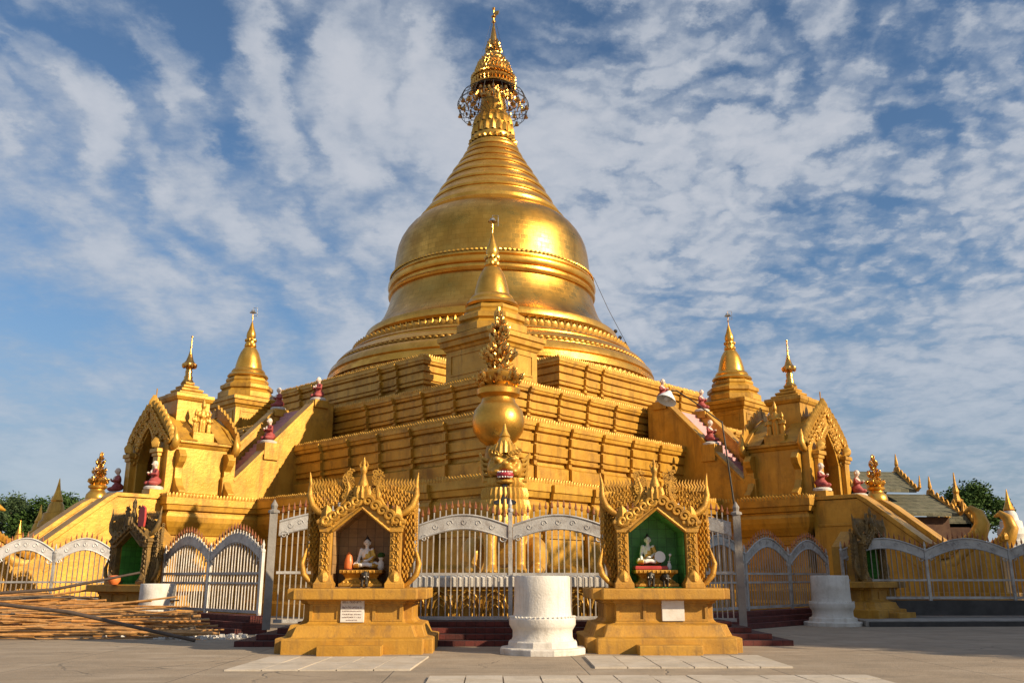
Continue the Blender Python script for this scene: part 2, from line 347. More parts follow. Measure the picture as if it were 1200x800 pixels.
tile_strip(-4.55, -1.25, 16.6, 19.3, 5, 2, -.15)
tile_strip(1.95, 5.6, 16.9, 19.3, 6, 2, -.05)
tile_strip(-1.0, 6.3, 14.3, 15.5, 12, 2, 0)
# raised pavement on the right
mb = MB(); mb.poly([(12.6, 30.6), (28, 31.2), (28, 46), (14.4, 46), (13.2, 34)], (0, 0, .10), (1, 0, 0), (0, 1, 0), .20)
tag(mb.build('pavement', 'slab', bevel=.02), kind='structure')
mb = MB(); mb.poly([(12.7, 30.53), (28, 31.12), (28, 31.18), (12.7, 30.58)], (0, 0, .08), (1, 0, 0), (0, 1, 0), .155)
tag(mb.build('pavement_kerb', 'black'), kind='structure')

# ------------------------------------------------------------------ the great stupa
stupa = thing('great_stupa', 'huge gilded bell shaped stupa on stepped square terraces with ringed spire', 'stupa', (0, 60, 0))
WALLP = [(.36, 0), (.36, .15), (.25, .165), (.25, .19), (.31, .20), (.31, .37), (.22, .39), (.08, .405), (.06, .465), (.24, .475), (.25, .52), (.17, .525), (.17, .55),
         (.27, .56), (.28, .69), (.18, .695), (.18, .725), (.31, .735), (.33, .84), (.25, .845), (.25, .87), (.40, .885), (.42, .935), (.47, .945), (.47, 1.0)]
WALLB = [(.34, 0), (.34, .08), (.26, .10), (.26, .16), (.10, .20), (.10, .46), (.15, .465), (.15, .50), (.10, .505), (.10, .56), (.16, .57), (.20, .60), (.30, .66), (.36, .72), (.38, .78), (.34, .82), (.30, .825), (.30, .845), (.40, .855), (.42, .91), (.46, .92), (.46, 1.0)]
def rot45(pl): c = cos(radians(45)); return [((x - y) * c, (x + y) * c) for x, y in pl]
def wall_prof(z0, z1, k=1.0, rel=.46, P_=None): return [((o - rel) * k, z0 + (z1 - z0) * f) for o, f in (P_ or WALLP)]
def terrace(R, z0, z1, plan=None, k=1.0, ribs=(), crest_h=.24, petal_w=.17, wp=None):
    a = R / sqrt(2)
    pl = rot45(plan or rect(-a, a, -a, a))
    t = MB().sweep(pl, wall_prof(z0, z1, k, P_=wp)).build('terrace', 'gold', stupa)
    MB().crest(pl, -.06, z1 - .03, petal_w, crest_h, .25, .12).build('leaf_cornice', 'crest', t, smooth=60)
    # thin vertical ribs on the two faces seen from the front
    for side in (-1, 1):
        for u in ribs:
            for tt in (a - u, -(a - u)):
                mb = MB(); n = Vector((side, -1, 0)) / sqrt(2); l = Vector((-side, -1, 0)) / sqrt(2)
                pp = [(a + max(o - .46, -.32) * k + .16, z0 + .02 + (z1 - z0 - .06) * f) for o, f in (wp or WALLP)]
                pp = [(a - 1.1, z0 + .02)] + pp + [(a - 1.1, z1 - .03)]
                mb.poly(pp, l * tt, n, (0, 0, 1), .2)
                mb.build('pilaster_rib', 'gold', t)
    return t
a1 = 27.5 / sqrt(2); pw, ps = 3.2, 24.0
plan1 = [(-a1, -a1), (-pw, -a1), (-pw, -ps), (pw, -ps), (pw, -a1), (a1, -a1), (a1, -pw), (ps, -pw), (ps, pw), (a1, pw), (a1, a1), (pw, a1), (pw, ps), (-pw, ps), (-pw, a1), (-a1, a1), (-a1, pw), (-ps, pw), (-ps, -pw), (-a1, -pw)]
plan0 = offset(plan1, .55)
MB().sweep(rot45(plan0), [(.9, 0), (.9, .5), (.75, .62), (.75, 1.0), (.2, 1.15), (0, 1.3)]).build('terrace', 'gold', stupa)
terrace(27.5, 1.28, 5.15, plan1, 1.5, ribs=(3.5, 6.1, 8.7, 11.3), wp=WALLB)
terrace(24.0, 5.12, 8.15, ribs=(2.9, 5.25, 7.6, 9.95, 12.3))
terrace(20.5, 8.12, 10.5, ribs=(2.7, 4.95, 7.2, 9.5))
a4 = 17.5 / sqrt(2); nt = 5.2
plan4 = [(-a4 + nt, -a4), (a4 - nt, -a4), (a4 - nt, -a4 + nt), (a4, -a4 + nt), (a4, a4 - nt), (a4 - nt, a4 - nt), (a4 - nt, a4), (-a4 + nt, a4), (-a4 + nt, a4 - nt), (-a4, a4 - nt), (-a4, -a4 + nt), (-a4 + nt, -a4 + nt)]
# the notched corners of the uppermost square terrace make room for the corner stupas
terrace(17.5, 10.47, 13.1, plan4, ribs=(7.6, 9.1))
ring = MB().lathe([(9.2, 10.4), (11.4, 10.5), (11.4, 13.0), (11.35, 13.35), (11.1, 13.5), (11.1, 13.9), (11.3, 13.95), (11.3, 14.2), (11.1, 14.25), (11.1, 14.4), (11.22, 14.5), (11.1, 14.85), (10.9, 15.05), (10.62, 15.15), (10.60, 15.28), (10.72, 15.34), (10.45, 15.66), (10.15, 15.8), (9.85, 15.86), (9.85, 15.98), (9.92, 16.02), (9.75, 16.2), (9.5, 16.25), (9.5, 16.35), (8.9, 16.4)], 128)
ring = ring.build('round_base', 'giltplain', stupa, smooth=35)
for a_ in ((9.5, 16.25, 130, .38, .6), (10.62, 15.2, 170, .17, .5), (11.15, 13.5, 150, .36, .4)): MB().ringcrest(*a_).build('leaf_cornice', 'crest', ring, smooth=60)
lot = MB().lathe([(8.55, 16.3), (8.7, 16.45), (8.55, 16.9), (8.6, 17.05)], 128).ringcrest(8.62, 16.32, 110, .74, .35, .8, .6).build('lotus_band', 'giltplain', stupa, smooth=50)
bellp = [(8.3, 17.0), (8.75, 17.03), (8.88, 17.18), (8.88, 17.4), (8.78, 17.62), (8.55, 17.7), (8.42, 17.8), (7.98, 18.3), (7.66, 18.8), (7.42, 19.4), (7.25, 20.0), (7.17, 20.45)]
bellm = [(7.17, 20.45), (7.3, 20.5), (7.36, 20.62), (7.28, 20.74), (7.16, 20.78), (7.16, 21.0), (7.32, 21.05), (7.40, 21.2), (7.38, 21.42), (7.26, 21.52), (7.12, 21.56), (7.22, 21.66), (7.20, 21.82), (7.06, 21.9)]
bellu = [(7.06, 21.9), (7.0, 22.5), (6.95, 23.2), (6.88, 23.8), (6.78, 24.3), (6.6, 24.8), (6.32, 25.3), (5.98, 25.75), (5.6, 26.12), (5.3, 26.35)]
MB().lathe(bellp[:6], 160, cap=False).build('bell_rim', 'giltplain', stupa, smooth=40)
bell = MB().lathe(bellp[5:], 160, cap=False).lathe(bellu, 160, cap=False).build('bell', 'leafgold', stupa, smooth=60)
bm_ = MB().lathe(bellm, 160, cap=False).ringcrest(7.22, 21.84, 150, .16, .1); bm_.build('bell_moulding', 'giltplain', bell, smooth=40)
# ringed cone: fat rounded rings between dark grooves
cone = [(5.3, 26.35), (5.36, 26.5), (5.22, 26.62), (5.0, 26.64), (5.02, 26.75)]
zz = [26.75, 27.75, 28.65, 29.5, 30.3, 31.0, 31.65, 32.2, 32.7]; rr = [4.98, 4.42, 3.92, 3.42, 2.98, 2.55, 2.20, 1.92, 1.75]
for i in range(len(zz) - 1):
    h = zz[i + 1] - zz[i]; r0, r1 = rr[i], rr[i + 1]
    cone += [(r0 + .02, zz[i] + .05 * h), (r0 + .05, zz[i] + .2 * h), (r0 * .55 + r1 * .45 + .10, zz[i] + .5 * h), (r1 + .10, zz[i] + .8 * h), (r1 + .08, zz[i] + .86 * h), (r1 - .07, zz[i] + .88 * h), (r1 - .06, zz[i] + .99 * h)]
sp = MB().lathe(cone, 128, cap=False).build('ringed_cone', 'giltplain', stupa, smooth=40)
st = MB()
for i in range(1, 8):
    st.ringcrest(rr[i] + .07, zz[i] - .42 * (zz[i] - zz[i - 1]), 70 - i * 4, .16, -.6, .5, .5)
st.ringcrest(5.3, 26.1, 120, .2, .2); st.build('bead_band', 'crest', sp, smooth=60)
nk = MB().lathe([(1.7, 32.6), (1.72, 32.75), (1.55, 32.85), (1.58, 33.1), (1.62, 33.3), (1.55, 33.5), (1.5, 33.6), (1.44, 34.4), (1.32, 35.1), (1.20, 35.25), (1.18, 35.35), (1.0, 35.4), (.98, 36.0), (.92, 36.7), (.84, 37.5), (.7, 38.0)], 64)
nk.ringcrest(1.62, 32.85, 26, .35, .2, .9, .7).ringcrest(1.52, 33.5, 20, .9, -.2, .8, .5).ringcrest(1.40, 34.35, 18, .8, -.3, .8, .5)
nk.build('lotus_bud', 'giltplain', stupa, smooth=45)
def hr(f):
    xs = [0, .2, .38, .52, .66, .8, 1]; ys = [1.62, 1.6, 1.38, 1.08, .76, .52, .34]
    for k in range(6):
        if f <= xs[k + 1]: return ys[k] + (ys[k + 1] - ys[k]) * (f - xs[k]) / (xs[k + 1] - xs[k])
    return ys[-1]
hp = []
for i in range(9):
    f = i / 8; r = hr(f); z = 37.6 + 3.9 * f; hp += [(r, z), (r * 1.03, z + .12), (r * .86, z + .2)]
hti = MB().lathe(hp + [(.32, 41.7), (.22, 42.4), (.12, 43.0), (.05, 43.4)], 40, cap=False)
for i in range(17):
    f = i / 16; r = hr(f); hti.ringcrest(r * random.uniform(.9, 1.02), 37.62 + 3.9 * f, max(8, int(r * 22)), random.choice((.28, -.26, .34)), .5, .6, .9)
hti = hti.build('umbrella_spire', 'flame', stupa, smooth=45)
vn = MB().bar((0, 0, 43), (0, 0, 44.8), .05).ball((0, 0, 43.55), .15).ball((0, 0, 44.0), (.2, .2, .1)).ball((0, 0, 44.72), .13)
vn.poly([(0, 0), (.42, .12), (.5, .4), (.15, .5), (0, .35)], (0.02, 0, 43.95), (.8, -.6, 0), (0, 0, 1), .04)
vn.build('vane', 'flame', hti, smooth=50)
bs = MB(); frame = MB()
for k in range(24):
    a = 2 * pi * k / 24; c_, s_ = cos(a), sin(a)
    frame.tube([(1.5 * c_, 1.5 * s_, 37.55), (2.35 * c_, 2.35 * s_, 37.0), (2.7 * c_, 2.7 * s_, 36.2), (2.5 * c_, 2.5 * s_, 35.5), (1.0 * c_, 1.0 * s_, 35.45)], .025, 4)
    for q, (r, z) in enumerate(((1.85, 36.95), (2.35, 36.4), (1.5, 36.5), (2.6, 35.8))):
        if (k + q) % 2 == 0: bs.lathe([(.03, .3), (.10, .26), (.14, .1), (.19, 0)], 8, (r * c_, r * s_), z - .2)
    for q in range(5):
        r = 1.25 + .24 * q; z = 37.3 - .3 * q; bs.petal((r * cos(a + .1 * q), r * sin(a + .1 * q), z), (-s_, c_, 0), (c_, s_, 0), .17, -.36, .2)
for r, z in ((1.5, 37.5), (2.35, 37.0), (2.7, 36.2), (2.5, 35.5)):
    frame.tube([(r * cos(2 * pi * k / 32), r * sin(2 * pi * k / 32), z) for k in range(33)], .03, 4, False)
frame.build('wire_basket', 'iron', hti); bs.build('hanging_bell', 'flame', hti, smooth=50)
gw = MB()
for k in range(6):
    a = 2 * pi * (k + .3) / 6; gw.bar((0, 0, 44.3), (1.55 * cos(a), 1.55 * sin(a), 38.0), .008, 4)
gw.build('guy_wire', 'iron', hti)
cb = MB(); cb.tube([(7.15, -1.5, 22.0), (8.1, -1.65, 19.6), (9.6, -1.8, 16.4)], .018, 4)
for k in range(3): cb.ball((8.55 + .3 * k, -1.7, 18.0 - .45 * k), .14, 6, 5)
cb.build('cable', 'iron', stupa)

# ------------------------------------------------------------------ corner stupas
def corner_stupa(label, ang, R=16.9):
    a = radians(ang); p = AX + Vector((R * sin(a), -R * cos(a), 10.52))
    t = thing('corner_stupa', label, 'small stupa', p, 0, 'small stupas on the terrace corners')
    h = 1.62; pl = rot45(rect(-h, h, -h, h))
    MB().sweep(pl, [(.25, 0), (.25, .3), (.1, .4), (0, .5), (0, 2.0), (.06, 2.02), (.1, 2.15), (.22, 2.22), (.25, 2.45), (.34, 2.5), (.34, 2.72), (.2, 2.8), (-.2, 2.9)]).build('plinth', 'gold', t)
    for s in (-1, 1):
        pn = MB(); n = Vector((s, -1, 0)) / sqrt(2); l = Vector((-s, -1, 0)) / sqrt(2)
        for (x0, x1, z0, z1) in ((-1.2, 1.2, 1.72, 1.8), (-1.2, 1.2, .7, .78), (-1.28, -1.2, .7, 1.8), (1.2, 1.28, .7, 1.8)):
            pn.poly([(x0, z0), (x1, z0), (x1, z1), (x0, z1)], n * 1.62, l, (0, 0, 1), .09)
        pn.build('panel_frame', 'gold', t)
    MB().lathe([(1.9, 2.85), (1.9, 3.2), (1.75, 3.3), (1.65, 3.42), (1.78, 3.5), (1.78, 3.72), (1.55, 3.85), (1.4, 4.0), (1.45, 4.1), (1.4, 4.25), (1.2, 4.4)], 8, rot=pi / 8).build('octagonal_tier', 'gold', t)
    MB().lathe([(1.3, 4.35), (1.38, 4.45), (1.3, 4.6), (1.12, 4.68), (1.14, 4.8), (1.05, 4.95), (.92, 5.0), (.88, 5.3), (.76, 5.8), (.62, 6.2), (.45, 6.5), (.36, 6.6)], 40).build('bell', 'giltplain', t, smooth=40)
    n_ = MB().lathe([(.36, 6.58), (.42, 6.66), (.30, 6.74), (.34, 6.95), (.30, 7.1), (.38, 7.16), (.28, 7.24), (.33, 7.4), (.30, 7.65), (.2, 7.9), (.09, 8.3), (.03, 8.5)], 24)
    n_.ringcrest(.34, 6.66, 12, .2, .2).ringcrest(.36, 7.18, 12, -.18, -.2); n_.build('spire', 'giltplain', t, smooth=40)
    MB().bar((0, 0, 8.3), (0, 0, 9.15), .025).ball((0, 0, 8.75), .06).build('finial_rod', 'flame', t)
    lm = MB().lathe([(.05, 9.35), (.12, 9.32), (.17, 9.2), (.24, 9.14)], 12).bar((0, 0, 9.15), (.2, 0, 9.15), .015, 4).bar((.3, 0, 8.9), (.3, 0, 9.5), .015, 4).bar((.3, 0, 9.5), (0, 0, 9.5), .015, 4).bar((0, 0, 9.5), (0, 0, 9.3), .015, 4).bar((0, 0, 8.9), (.3, 0, 8.9), .015, 4)
    lm.build('lamp', 'glassbell', t)
corner_stupa('small gilded stupa on the front terrace corner before the great bell', 0)
corner_stupa('small gilded stupa in half shade rising behind the left gabled pavilion', -90)
corner_stupa('small sunlit gilded stupa rising behind the right gabled pavilion', 90)

# pots with foil trees on the corners of the lowest terrace
def pot(label, ang, R=26.3, hz=5.15):
    a = radians(ang); p = AX + Vector((R * sin(a), -R * cos(a), hz))
    t = thing('gilded_urn', label, 'urn', p, 0, 'gilded urns with foil trees on the lowest terrace')
    MB().lathe([(.75, 0), (.75, .5), (.55, .6), (.5, 1.15), (.42, 1.35)], 24).build('stand', 'gold', t, smooth=40)
    MB().lathe([(.42, 1.3), (.7, 1.5), (.95, 1.85), (1.02, 2.25), (.95, 2.65), (.75, 2.92), (.68, 3.0), (.64, 3.15), (.70, 3.22), (.84, 3.3), (.86, 3.5), (.74, 3.58), (.6, 3.66), (.78, 3.85), (.84, 4.1), (.7, 4.25), (.3, 4.3)], 40).build('urn_body', 'giltplain', t, smooth=40)
    ft = MB().bar((0, 0, 3.5), (0, 0, 6.9), .07)
    tr = MB()
    for i in range(420):
        f = random.random() ** 1.3; z = 3.7 + 2.9 * f; r = (.80 * (1 - f) ** .8 + .06) * (.75 + .35 * sin(f * 19)) * random.uniform(.75, 1.05)
        aa = random.uniform(0, 2 * pi); d = Vector((cos(aa), sin(aa), 0)); tr.petal(d * r + Vector((0, 0, z)), (-d.y, d.x, 0), d, .13, random.choice((.22, -.18, .26)), .7, .8)
    for i in range(60):
        aa = random.uniform(0, 2 * pi); f = random.random(); r = .8 * (1 - f) + .05; ft.bar((0, 0, 3.7 + 2.7 * f), (r * cos(aa), r * sin(aa), 3.9 + 2.7 * f), .015, 4)
    if abs(ang) > 45: t.scale = (.70, .70, .67)
    ft.build('stem', 'giltplain', t); tr.build('foil_leaves', 'flame', t, smooth=40)
pot('gilded urn with glittering foil tree above the lion statue', .6)
pot('gilded urn with foil tree above the left stairway', -90)
pot('gilded urn with foil tree above the right stairway, before the shingled hall', 90)

# ------------------------------------------------------------------ stairways, gate pavilions (one of each per visible face)
for side in (-1, 1):
    W = SIDEWORD[side]; sh = 'shaded' if side < 0 else 'sunlit'
    near = 1 if side < 0 else -1      # local y of the camera side
    t = thing('upper_stairway', f'steep upper stairway with pink steps behind the {W} pavilion', 'stairway', (0, 60, 0), TH[side], 'upper stairways')
    mb = MB(); n = 22
    for i in range(n):
        s0 = 20.0 - 4.9 * i / n; mb.box(14.9, s0, -1.62, 1.62, 5.3 + 5.4 * i / n, 5.3 + 5.4 * (i + 1) / n - .002)
    mb.build('steps', 'pinkstep', t)
    for y in (2.0, -2.0):
        b = MB().poly([(14.6, 5.2), (20.6, 5.2), (20.6, 6.0), (20.1, 6.25), (15.95, 10.55), (15.95, 10.85), (14.6, 10.85)], (0, y, 0), (1, 0, 0), (0, 0, 1), .62)
        b.poly([(20.25, 6.12), (15.95, 10.57), (15.95, 10.77), (20.35, 6.24)], (0, y, 0), (1, 0, 0), (0, 0, 1), .78)
        b.poly([(19.6, 5.2), (20.9, 5.2), (20.9, 6.3), (20.55, 6.55), (20.2, 6.3), (19.6, 6.3)], (0, y, 0), (1, 0, 0), (0, 0, 1), .74)
        b.box(15.0, 15.9, y - .42, y + .42, 10.5, 10.93).box(17.9, 18.75, y - .42, y + .42, 7.4, 8.28)
        b.build('balustrade', 'gold', t, bevel=.02)
    t = thing('lower_stairway', f'broad gold walled stairway running down from the {W} pavilion to the ground', 'stairway', (0, 60, 0), TH[side], 'lower stairways')
    mb = MB(); n = 26
    for i in range(n):
        s1 = 30.6 - 6.7 * i / n; mb.box(23.9, s1, -1.5, 1.5, 5.05 * i / n, 5.05 * (i + 1) / n - .002)
    mb.build('steps', 'slab', t)
    for y in (2.05, -2.05):
        q = 0 if y * near > 0 else -.5
        b = MB().poly([(23.8, .0), (31.6, 0), (31.6, 2.6), (30.9, 2.9), (30.3, 2.45), (29.8, 2.0), (29.3, 2.1), (28.7 + q, 2.82), (26.3 + q, 4.8), (25.95 + q, 5.05), (23.8, 5.05)], (0, y, 0), (1, 0, 0), (0, 0, 1), .9)
        b.poly([(28.75 + q, 2.80), (26.3 + q, 4.82), (25.95 + q, 5.07), (23.75, 5.07), (23.75, 5.25), (26.0 + q, 5.25), (26.4 + q, 5.0), (28.85 + q, 2.98)], (0, y, 0), (1, 0, 0), (0, 0, 1), 1.06)
        b.poly([(28.6, 1.75), (26.0, 3.85), (24.0, 3.85), (24.0, 3.97), (26.05, 3.97), (28.65, 1.87)], (0, y, 0), (1, 0, 0), (0, 0, 1), 1.0)
        b.box(23.8, 24.5, y - .4, y + .4, 5.2, 5.52).box(24.1, 31.9, y - .62, y + .62, 0, 1.0).box(24.1, 32.0, y - .7, y + .7, .7, .86)
        b.build('balustrade', 'gold', t, bevel=.02)
    # pavilion
    t = thing('gate_pavilion', f'ornate gilded pavilion with pointed arch and small spire over the {W} stairway', 'pavilion', fp(side, 22.0, 0, 5.2), TH[side], 'gate pavilions')
    pl = rect(-1.45, 1.25, -2.1, 2.1)
    wl = MB().at(mtx=KZ)
    for y in (-1.75, 1.75): wl.sweep(rect(-1.45, 1.2, y - .35, y + .35), [(.12, 0), (.12, .25), (0, .35), (0, 2.9), (.05, 2.95), (.1, 3.1), (.2, 3.15), (.2, 3.32), (0, 3.4)])
    wl.box(-1.5, -1.1, -1.4, 1.4, 0, 3.4); wl.box(-1.2, 1.1, -1.5, 1.5, 3.1, 3.5)
    wl.build('wall', 'gold', t, bevel=.015)
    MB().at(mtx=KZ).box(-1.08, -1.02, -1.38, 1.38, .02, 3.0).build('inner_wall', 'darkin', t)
    gab = [(-2.2, 0), (-1.0, 0), (-1.0, 2.2), (-.72, 3.0), (0, 4.1), (.72, 3.0), (1.0, 2.2), (1.0, 0), (2.2, 0), (2.2, 3.1), (2.4, 3.2), (2.2, 3.45), (1.45, 4.35), (.75, 5.0), (0, 5.45), (-.75, 5.0), (-1.45, 4.35), (-2.2, 3.45), (-2.4, 3.2), (-2.2, 3.1)]
    MB().at(mtx=KZ).poly(gab, (1.45, 0, 0), (0, 1, 0), (0, 0, 1), .55).build('front_gable', 'gold', t, bevel=.02)
    MB().at(mtx=KZ).poly([(-2.2, 0), (2.2, 0), (2.2, 3.1), (2.4, 3.3), (1.5, 4.3), (0, 5.25), (-1.5, 4.3), (-2.4, 3.3), (-2.2, 3.1)], (-1.65, 0, 0), (0, 1, 0), (0, 0, 1), .35).build('rear_gable', 'gold', t, bevel=.02)
    rf = MB().at(mtx=KZ)
    for x, wd in ((.75, .85), (-1.1, .75)):
        rf.poly([(-2.35, 3.3), (2.35, 3.3), (1.45, 4.2), (.7, 4.85), (0, 5.2), (-.7, 4.85), (-1.45, 4.2)], (x, 0, 0), (0, 1, 0), (0, 0, 1), wd)
    rf.build('roof', 'gold', t)
    fl = MB().at(mtx=KZ); flr = MB().at(mtx=KZ)
    for s in (-1, 1):
        path = [(2.4, 3.25), (1.85, 3.95), (1.3, 4.55), (.65, 5.1), (0, 5.5)]
        for i in range(24):
            f = i / 23 * 3.999; j = int(f); g = f - j; y = s * (path[j][0] * (1 - g) + path[j + 1][0] * g); z = path[j][1] * (1 - g) + path[j + 1][1] * g
            for x in (1.6, -1.75): (fl if x > 0 else flr).petal((x, y, z - .1), (0, 1, 0), (1 if x > 0 else -1, 0, 0), .24, .42 + .16 * (i % 3), .1, .8)
        for x, hz in ((1.5, 0), (-1.65, -.1)):      # upturned horns at the eaves
            (fl if x > 0 else flr).tube([(x, s * 2.05, 2.75 + hz), (x, s * 2.38, 2.9 + hz), (x, s * 2.5, 3.2 + hz), (x, s * 2.42, 3.6 + hz), (x, s * 2.36, 4.0 + hz)], [.15, .20, .19, .12, .02], 8)
        for k in range(9):
            f = k / 8; y, z = s * (1.15 * (1 - f)), 2.3 + 2.0 * f + .35 * sin(f * pi); fl.scroll((1.78, y + s * .15, z), (0, 1, 0), (0, 0, 1), .2, s, .35, 1.2)
            y, z = s * (2.2 * (1 - f)), 3.2 + 2.2 * f; fl.scroll((1.78, y, z), (0, 1, 0), (0, 0, 1), .22, -s, .35, 1.2)
        for k in range(40):
            fl.scroll((1.76, s * random.uniform(.5, 1.7) * (1 - k / 62), 3.15 + k * .048), (0, 1, 0), (0, 0, 1), .13, random.choice((-1, 1)), .35)
        # column beside the arch with base and capital
        MB().at(mtx=KZ).sweep(rect(1.55, 1.95, s * 1.5 - .25, s * 1.5 + .25), [(.14, 0), (.14, .3), (0, .4), (0, 2.3), (.06, 2.35), (.06, 2.5), (.14, 2.55), (.14, 2.75), (0, 2.85)]).build('column', 'gold', t)
        fl.petal((1.95, s * 1.5, 2.8), (0, 1, 0), (1, 0, 0), .5, .6, .1, .6)
    fl.petal((1.6, 0, 5.35), (0, 1, 0), (1, 0, 0), .4, .85, 0, .8); fl.bar((1.55, 0, 6.0), (1.55, 0, 6.6), .03)
    fl.build('flame_carving', 'crest', t, smooth=50); flr.build('flame_carving', 'crest', t, smooth=50)
    for s in (-1, 1):
        for x in (1.15, -1.35):
            br = MB().at(mtx=KZ).poly([(0, 0), (.75, .05), (.8, .35), (.5, .65), (.28, 1.1), (.26, 1.7), (.5, 2.0), (.62, 2.35), (.4, 2.7), (0, 2.75)], (x, s * 2.08, 0), (0, s, 0), (0, 0, 1), .36)
            br.build('scroll_bracket', 'gold', t, bevel=.03)
    twr = MB().sweep(rect(-.85, .85, -.9, .9), [(0, 2.6), (0, 4.9), (.08, 4.95), (.15, 5.1), (.15, 5.25), (-.05, 5.3)])
    for k in range(4):
        q = .15 + .17 * k; twr.sweep(rect(-.85, .85, -.9, .9), [(-q, 5.25 + .2 * k), (-q + .05, 5.33 + .2 * k), (-q + .05, 5.4 + .2 * k), (-q - .1, 5.46 + .2 * k)])
    twr.build('roof_tower', 'gold', t)
    sp_ = MB().lathe([(.32, 6.0), (.2, 6.2), (.22, 6.3), (.16, 6.4), (.18, 6.6), (.13, 6.75), (.2, 6.8), (.14, 6.86), (.3, 6.9), (.34, 6.98), (.2, 7.15), (.12, 7.4), (.05, 7.7), (.02, 8.45)], 20)
    sp_.ringcrest(.33, 7.0, 12, -.22, .1).ball((0, 0, 7.9), .06, 6, 5).ball((0, 0, 8.2), .05, 6, 5).ball((0, 0, 8.45), .06, 6, 5)
    sp_.build('spire', 'flame', t, smooth=45)
    # the three figures that stand on the side cornice, facing the camera side
    y = near * 1.95
    g = thing('statue_group', f'three gilded standing figures on a ledge on the side of the {W} pavilion', 'statues', fp(side, 22.0, 1.95, 7.98), TH[side], 'gilded statue groups')
    MB().box(-.55, .55, -.28, .28, -.05, .42).build('ledge_block', 'gold', g, bevel=.02)
    for x, sc in ((-.36, .85), (0, 1.25), (.36, .85)):
        b = MB(); zb = .42
        for q in (-1, 1):
            b.tube([(x + .07 * q * sc, 0, zb), (x + .07 * q * sc, 0, zb + .5 * sc)], [.07 * sc, .09 * sc], 8); b.tube([(x + .17 * q * sc, 0, zb + .85 * sc), (x + .22 * q * sc, near * .06, zb + .62 * sc), (x + .1 * q * sc, near * .16, zb + .66 * sc)], [.055 * sc, .05 * sc, .04 * sc], 7)
        b.ball((x, 0, zb + .7 * sc), (.16 * sc, .11 * sc, .26 * sc)); b.ball((x, 0, zb + 1.08 * sc), (.10 * sc, .11 * sc, .13 * sc)); b.lathe([(.09 * sc, 0), (.06 * sc, .1 * sc), (.0, .28 * sc)], 8, (x, 0), zb + 1.15 * sc); b.tube([(x, 0, zb + .85 * sc), (x, 0, zb + 1.05 * sc)], .06 * sc, 7)
        organic(b, 'figure', 'crest', g, .035, 2)

# ------------------------------------------------------------------ kneeling monk statues on the balustrades
def monk_mesh():
    b = MB()
    b.ball((0, .05, .30), (.26, .3, .2)); b.ball((0, .02, .62), (.22, .17, .3)); b.ball((.2, -.1, .2), (.14, .3, .13)); b.ball((-.2, -.1, .2), (.14, .3, .13))
    for s in (-1, 1): b.tube([(s * .2, .02, .8), (s * .3, -.06, .58), (s * .12, -.26, .62)], [.08, .075, .06], 8)
    return b
def monk(label, pos, rz, first=[None]):
    if first[0] is not None: return dup(first[0], pos, rz, label)
    t = thing('monk_statue', label, 'statue', pos, rz, 'kneeling monk statues on the stairways')
    MB().lathe([(.42, 0), (.44, .1), (.36, .16)], 18).build('plinth', 'white', t, smooth=40)
    b = monk_mesh(); b.X = None; o = organic(b, 'robe', 'robepink', t, .035, 3); o.location = (0, 0, .1)
    h = MB(); h.ball((0, -.02, 1.08), (.13, .15, .17)).tube([(0, .02, .85), (0, 0, 1.0)], .075, 8).ball((0, -.17, 1.06), (.025, .04, .035)).ball((0, -.32, .66), (.06, .07, .05)).ball((.14, 0, 1.07), (.025, .03, .05)).ball((-.14, 0, 1.07), (.025, .03, .05)).tube([(-.2, 0, .82), (-.1, -.1, .72), (0, -.17, .62)], [.08, .09, .05], 8)
    o = organic(h, 'body', 'skin', t, .025, 2); o.location = (0, 0, .1)
    first[0] = t; return t
for side, col_ in ((-1, 'shaded'), (1, 'sunlit')):
    W = SIDEWORD[side]; f = TH[side] + pi / 2
    monk(f'kneeling monk statue at the head of the {W} upper stairway, nearer balustrade', fp(side, 15.45, 2.0, 10.92), f)
    monk(f'kneeling monk statue at the head of the {W} upper stairway, farther balustrade', fp(side, 15.45, -2.0, 10.92), f)
    monk(f'kneeling monk statue halfway up the {W} upper stairway, nearer balustrade', fp(side, 18.3, 2.0, 8.27), f)
    monk(f'kneeling monk statue halfway up the {W} upper stairway, farther balustrade', fp(side, 18.3, -2.0, 8.27), f)
    monk(f'kneeling monk statue in red before the {W} pavilion arch, nearer balustrade', fp(side, 24.15, 2.05, 5.51), f)
    monk(f'kneeling monk statue in red before the {W} pavilion arch, farther balustrade', fp(side, 24.15, -2.05, 5.51), f)

# ------------------------------------------------------------------ lion on its lotus pedestal at the corner
ped = thing('lotus_pedestal', 'broad gold pedestal with a row of arched lotus petals under the lion', 'pedestal', (.50, 25.2, 0))
MB().sweep(rect(-3.0, 3.0, 0, 5.0), [(.12, 0), (.12, .38), (-.04, .42), (-.04, 1.22), (.10, 1.24), (.12, 1.34)]).build('pedestal_body', 'gold', ped)
MB().sweep(rect(-3.0, 3.0, 0, 5.0), [(.20, 1.342), (.20, 1.6), (.1, 1.66)]).build('ledge', 'white', ped, bevel=.02)
pt = MB()
for k in range(8):
    x = -2.62 + .748 * k
    for q, (hw, hh, r) in enumerate(((.34, .80, .042), (.23, .62, .036), (.13, .44, .03))):
        pt.tube([(x - hw, -.05 - q * .012, .44), (x - hw, -.10, .44 + hh * .5), (x - hw * .72, -.12, .44 + hh * .83), (x, -.13, .44 + hh), (x + hw * .72, -.12, .44 + hh * .83), (x + hw, -.10, .44 + hh * .5), (x + hw, -.05 - q * .012, .44)], r, 6)
pt.build('lotus_petals', 'crest', ped, smooth=60)
lion = thing('lion_statue', 'seated gilded guardian lion with open crimson mouth behind the central fence', 'statue', (.42, 27.0, 1.66))
b = MB()
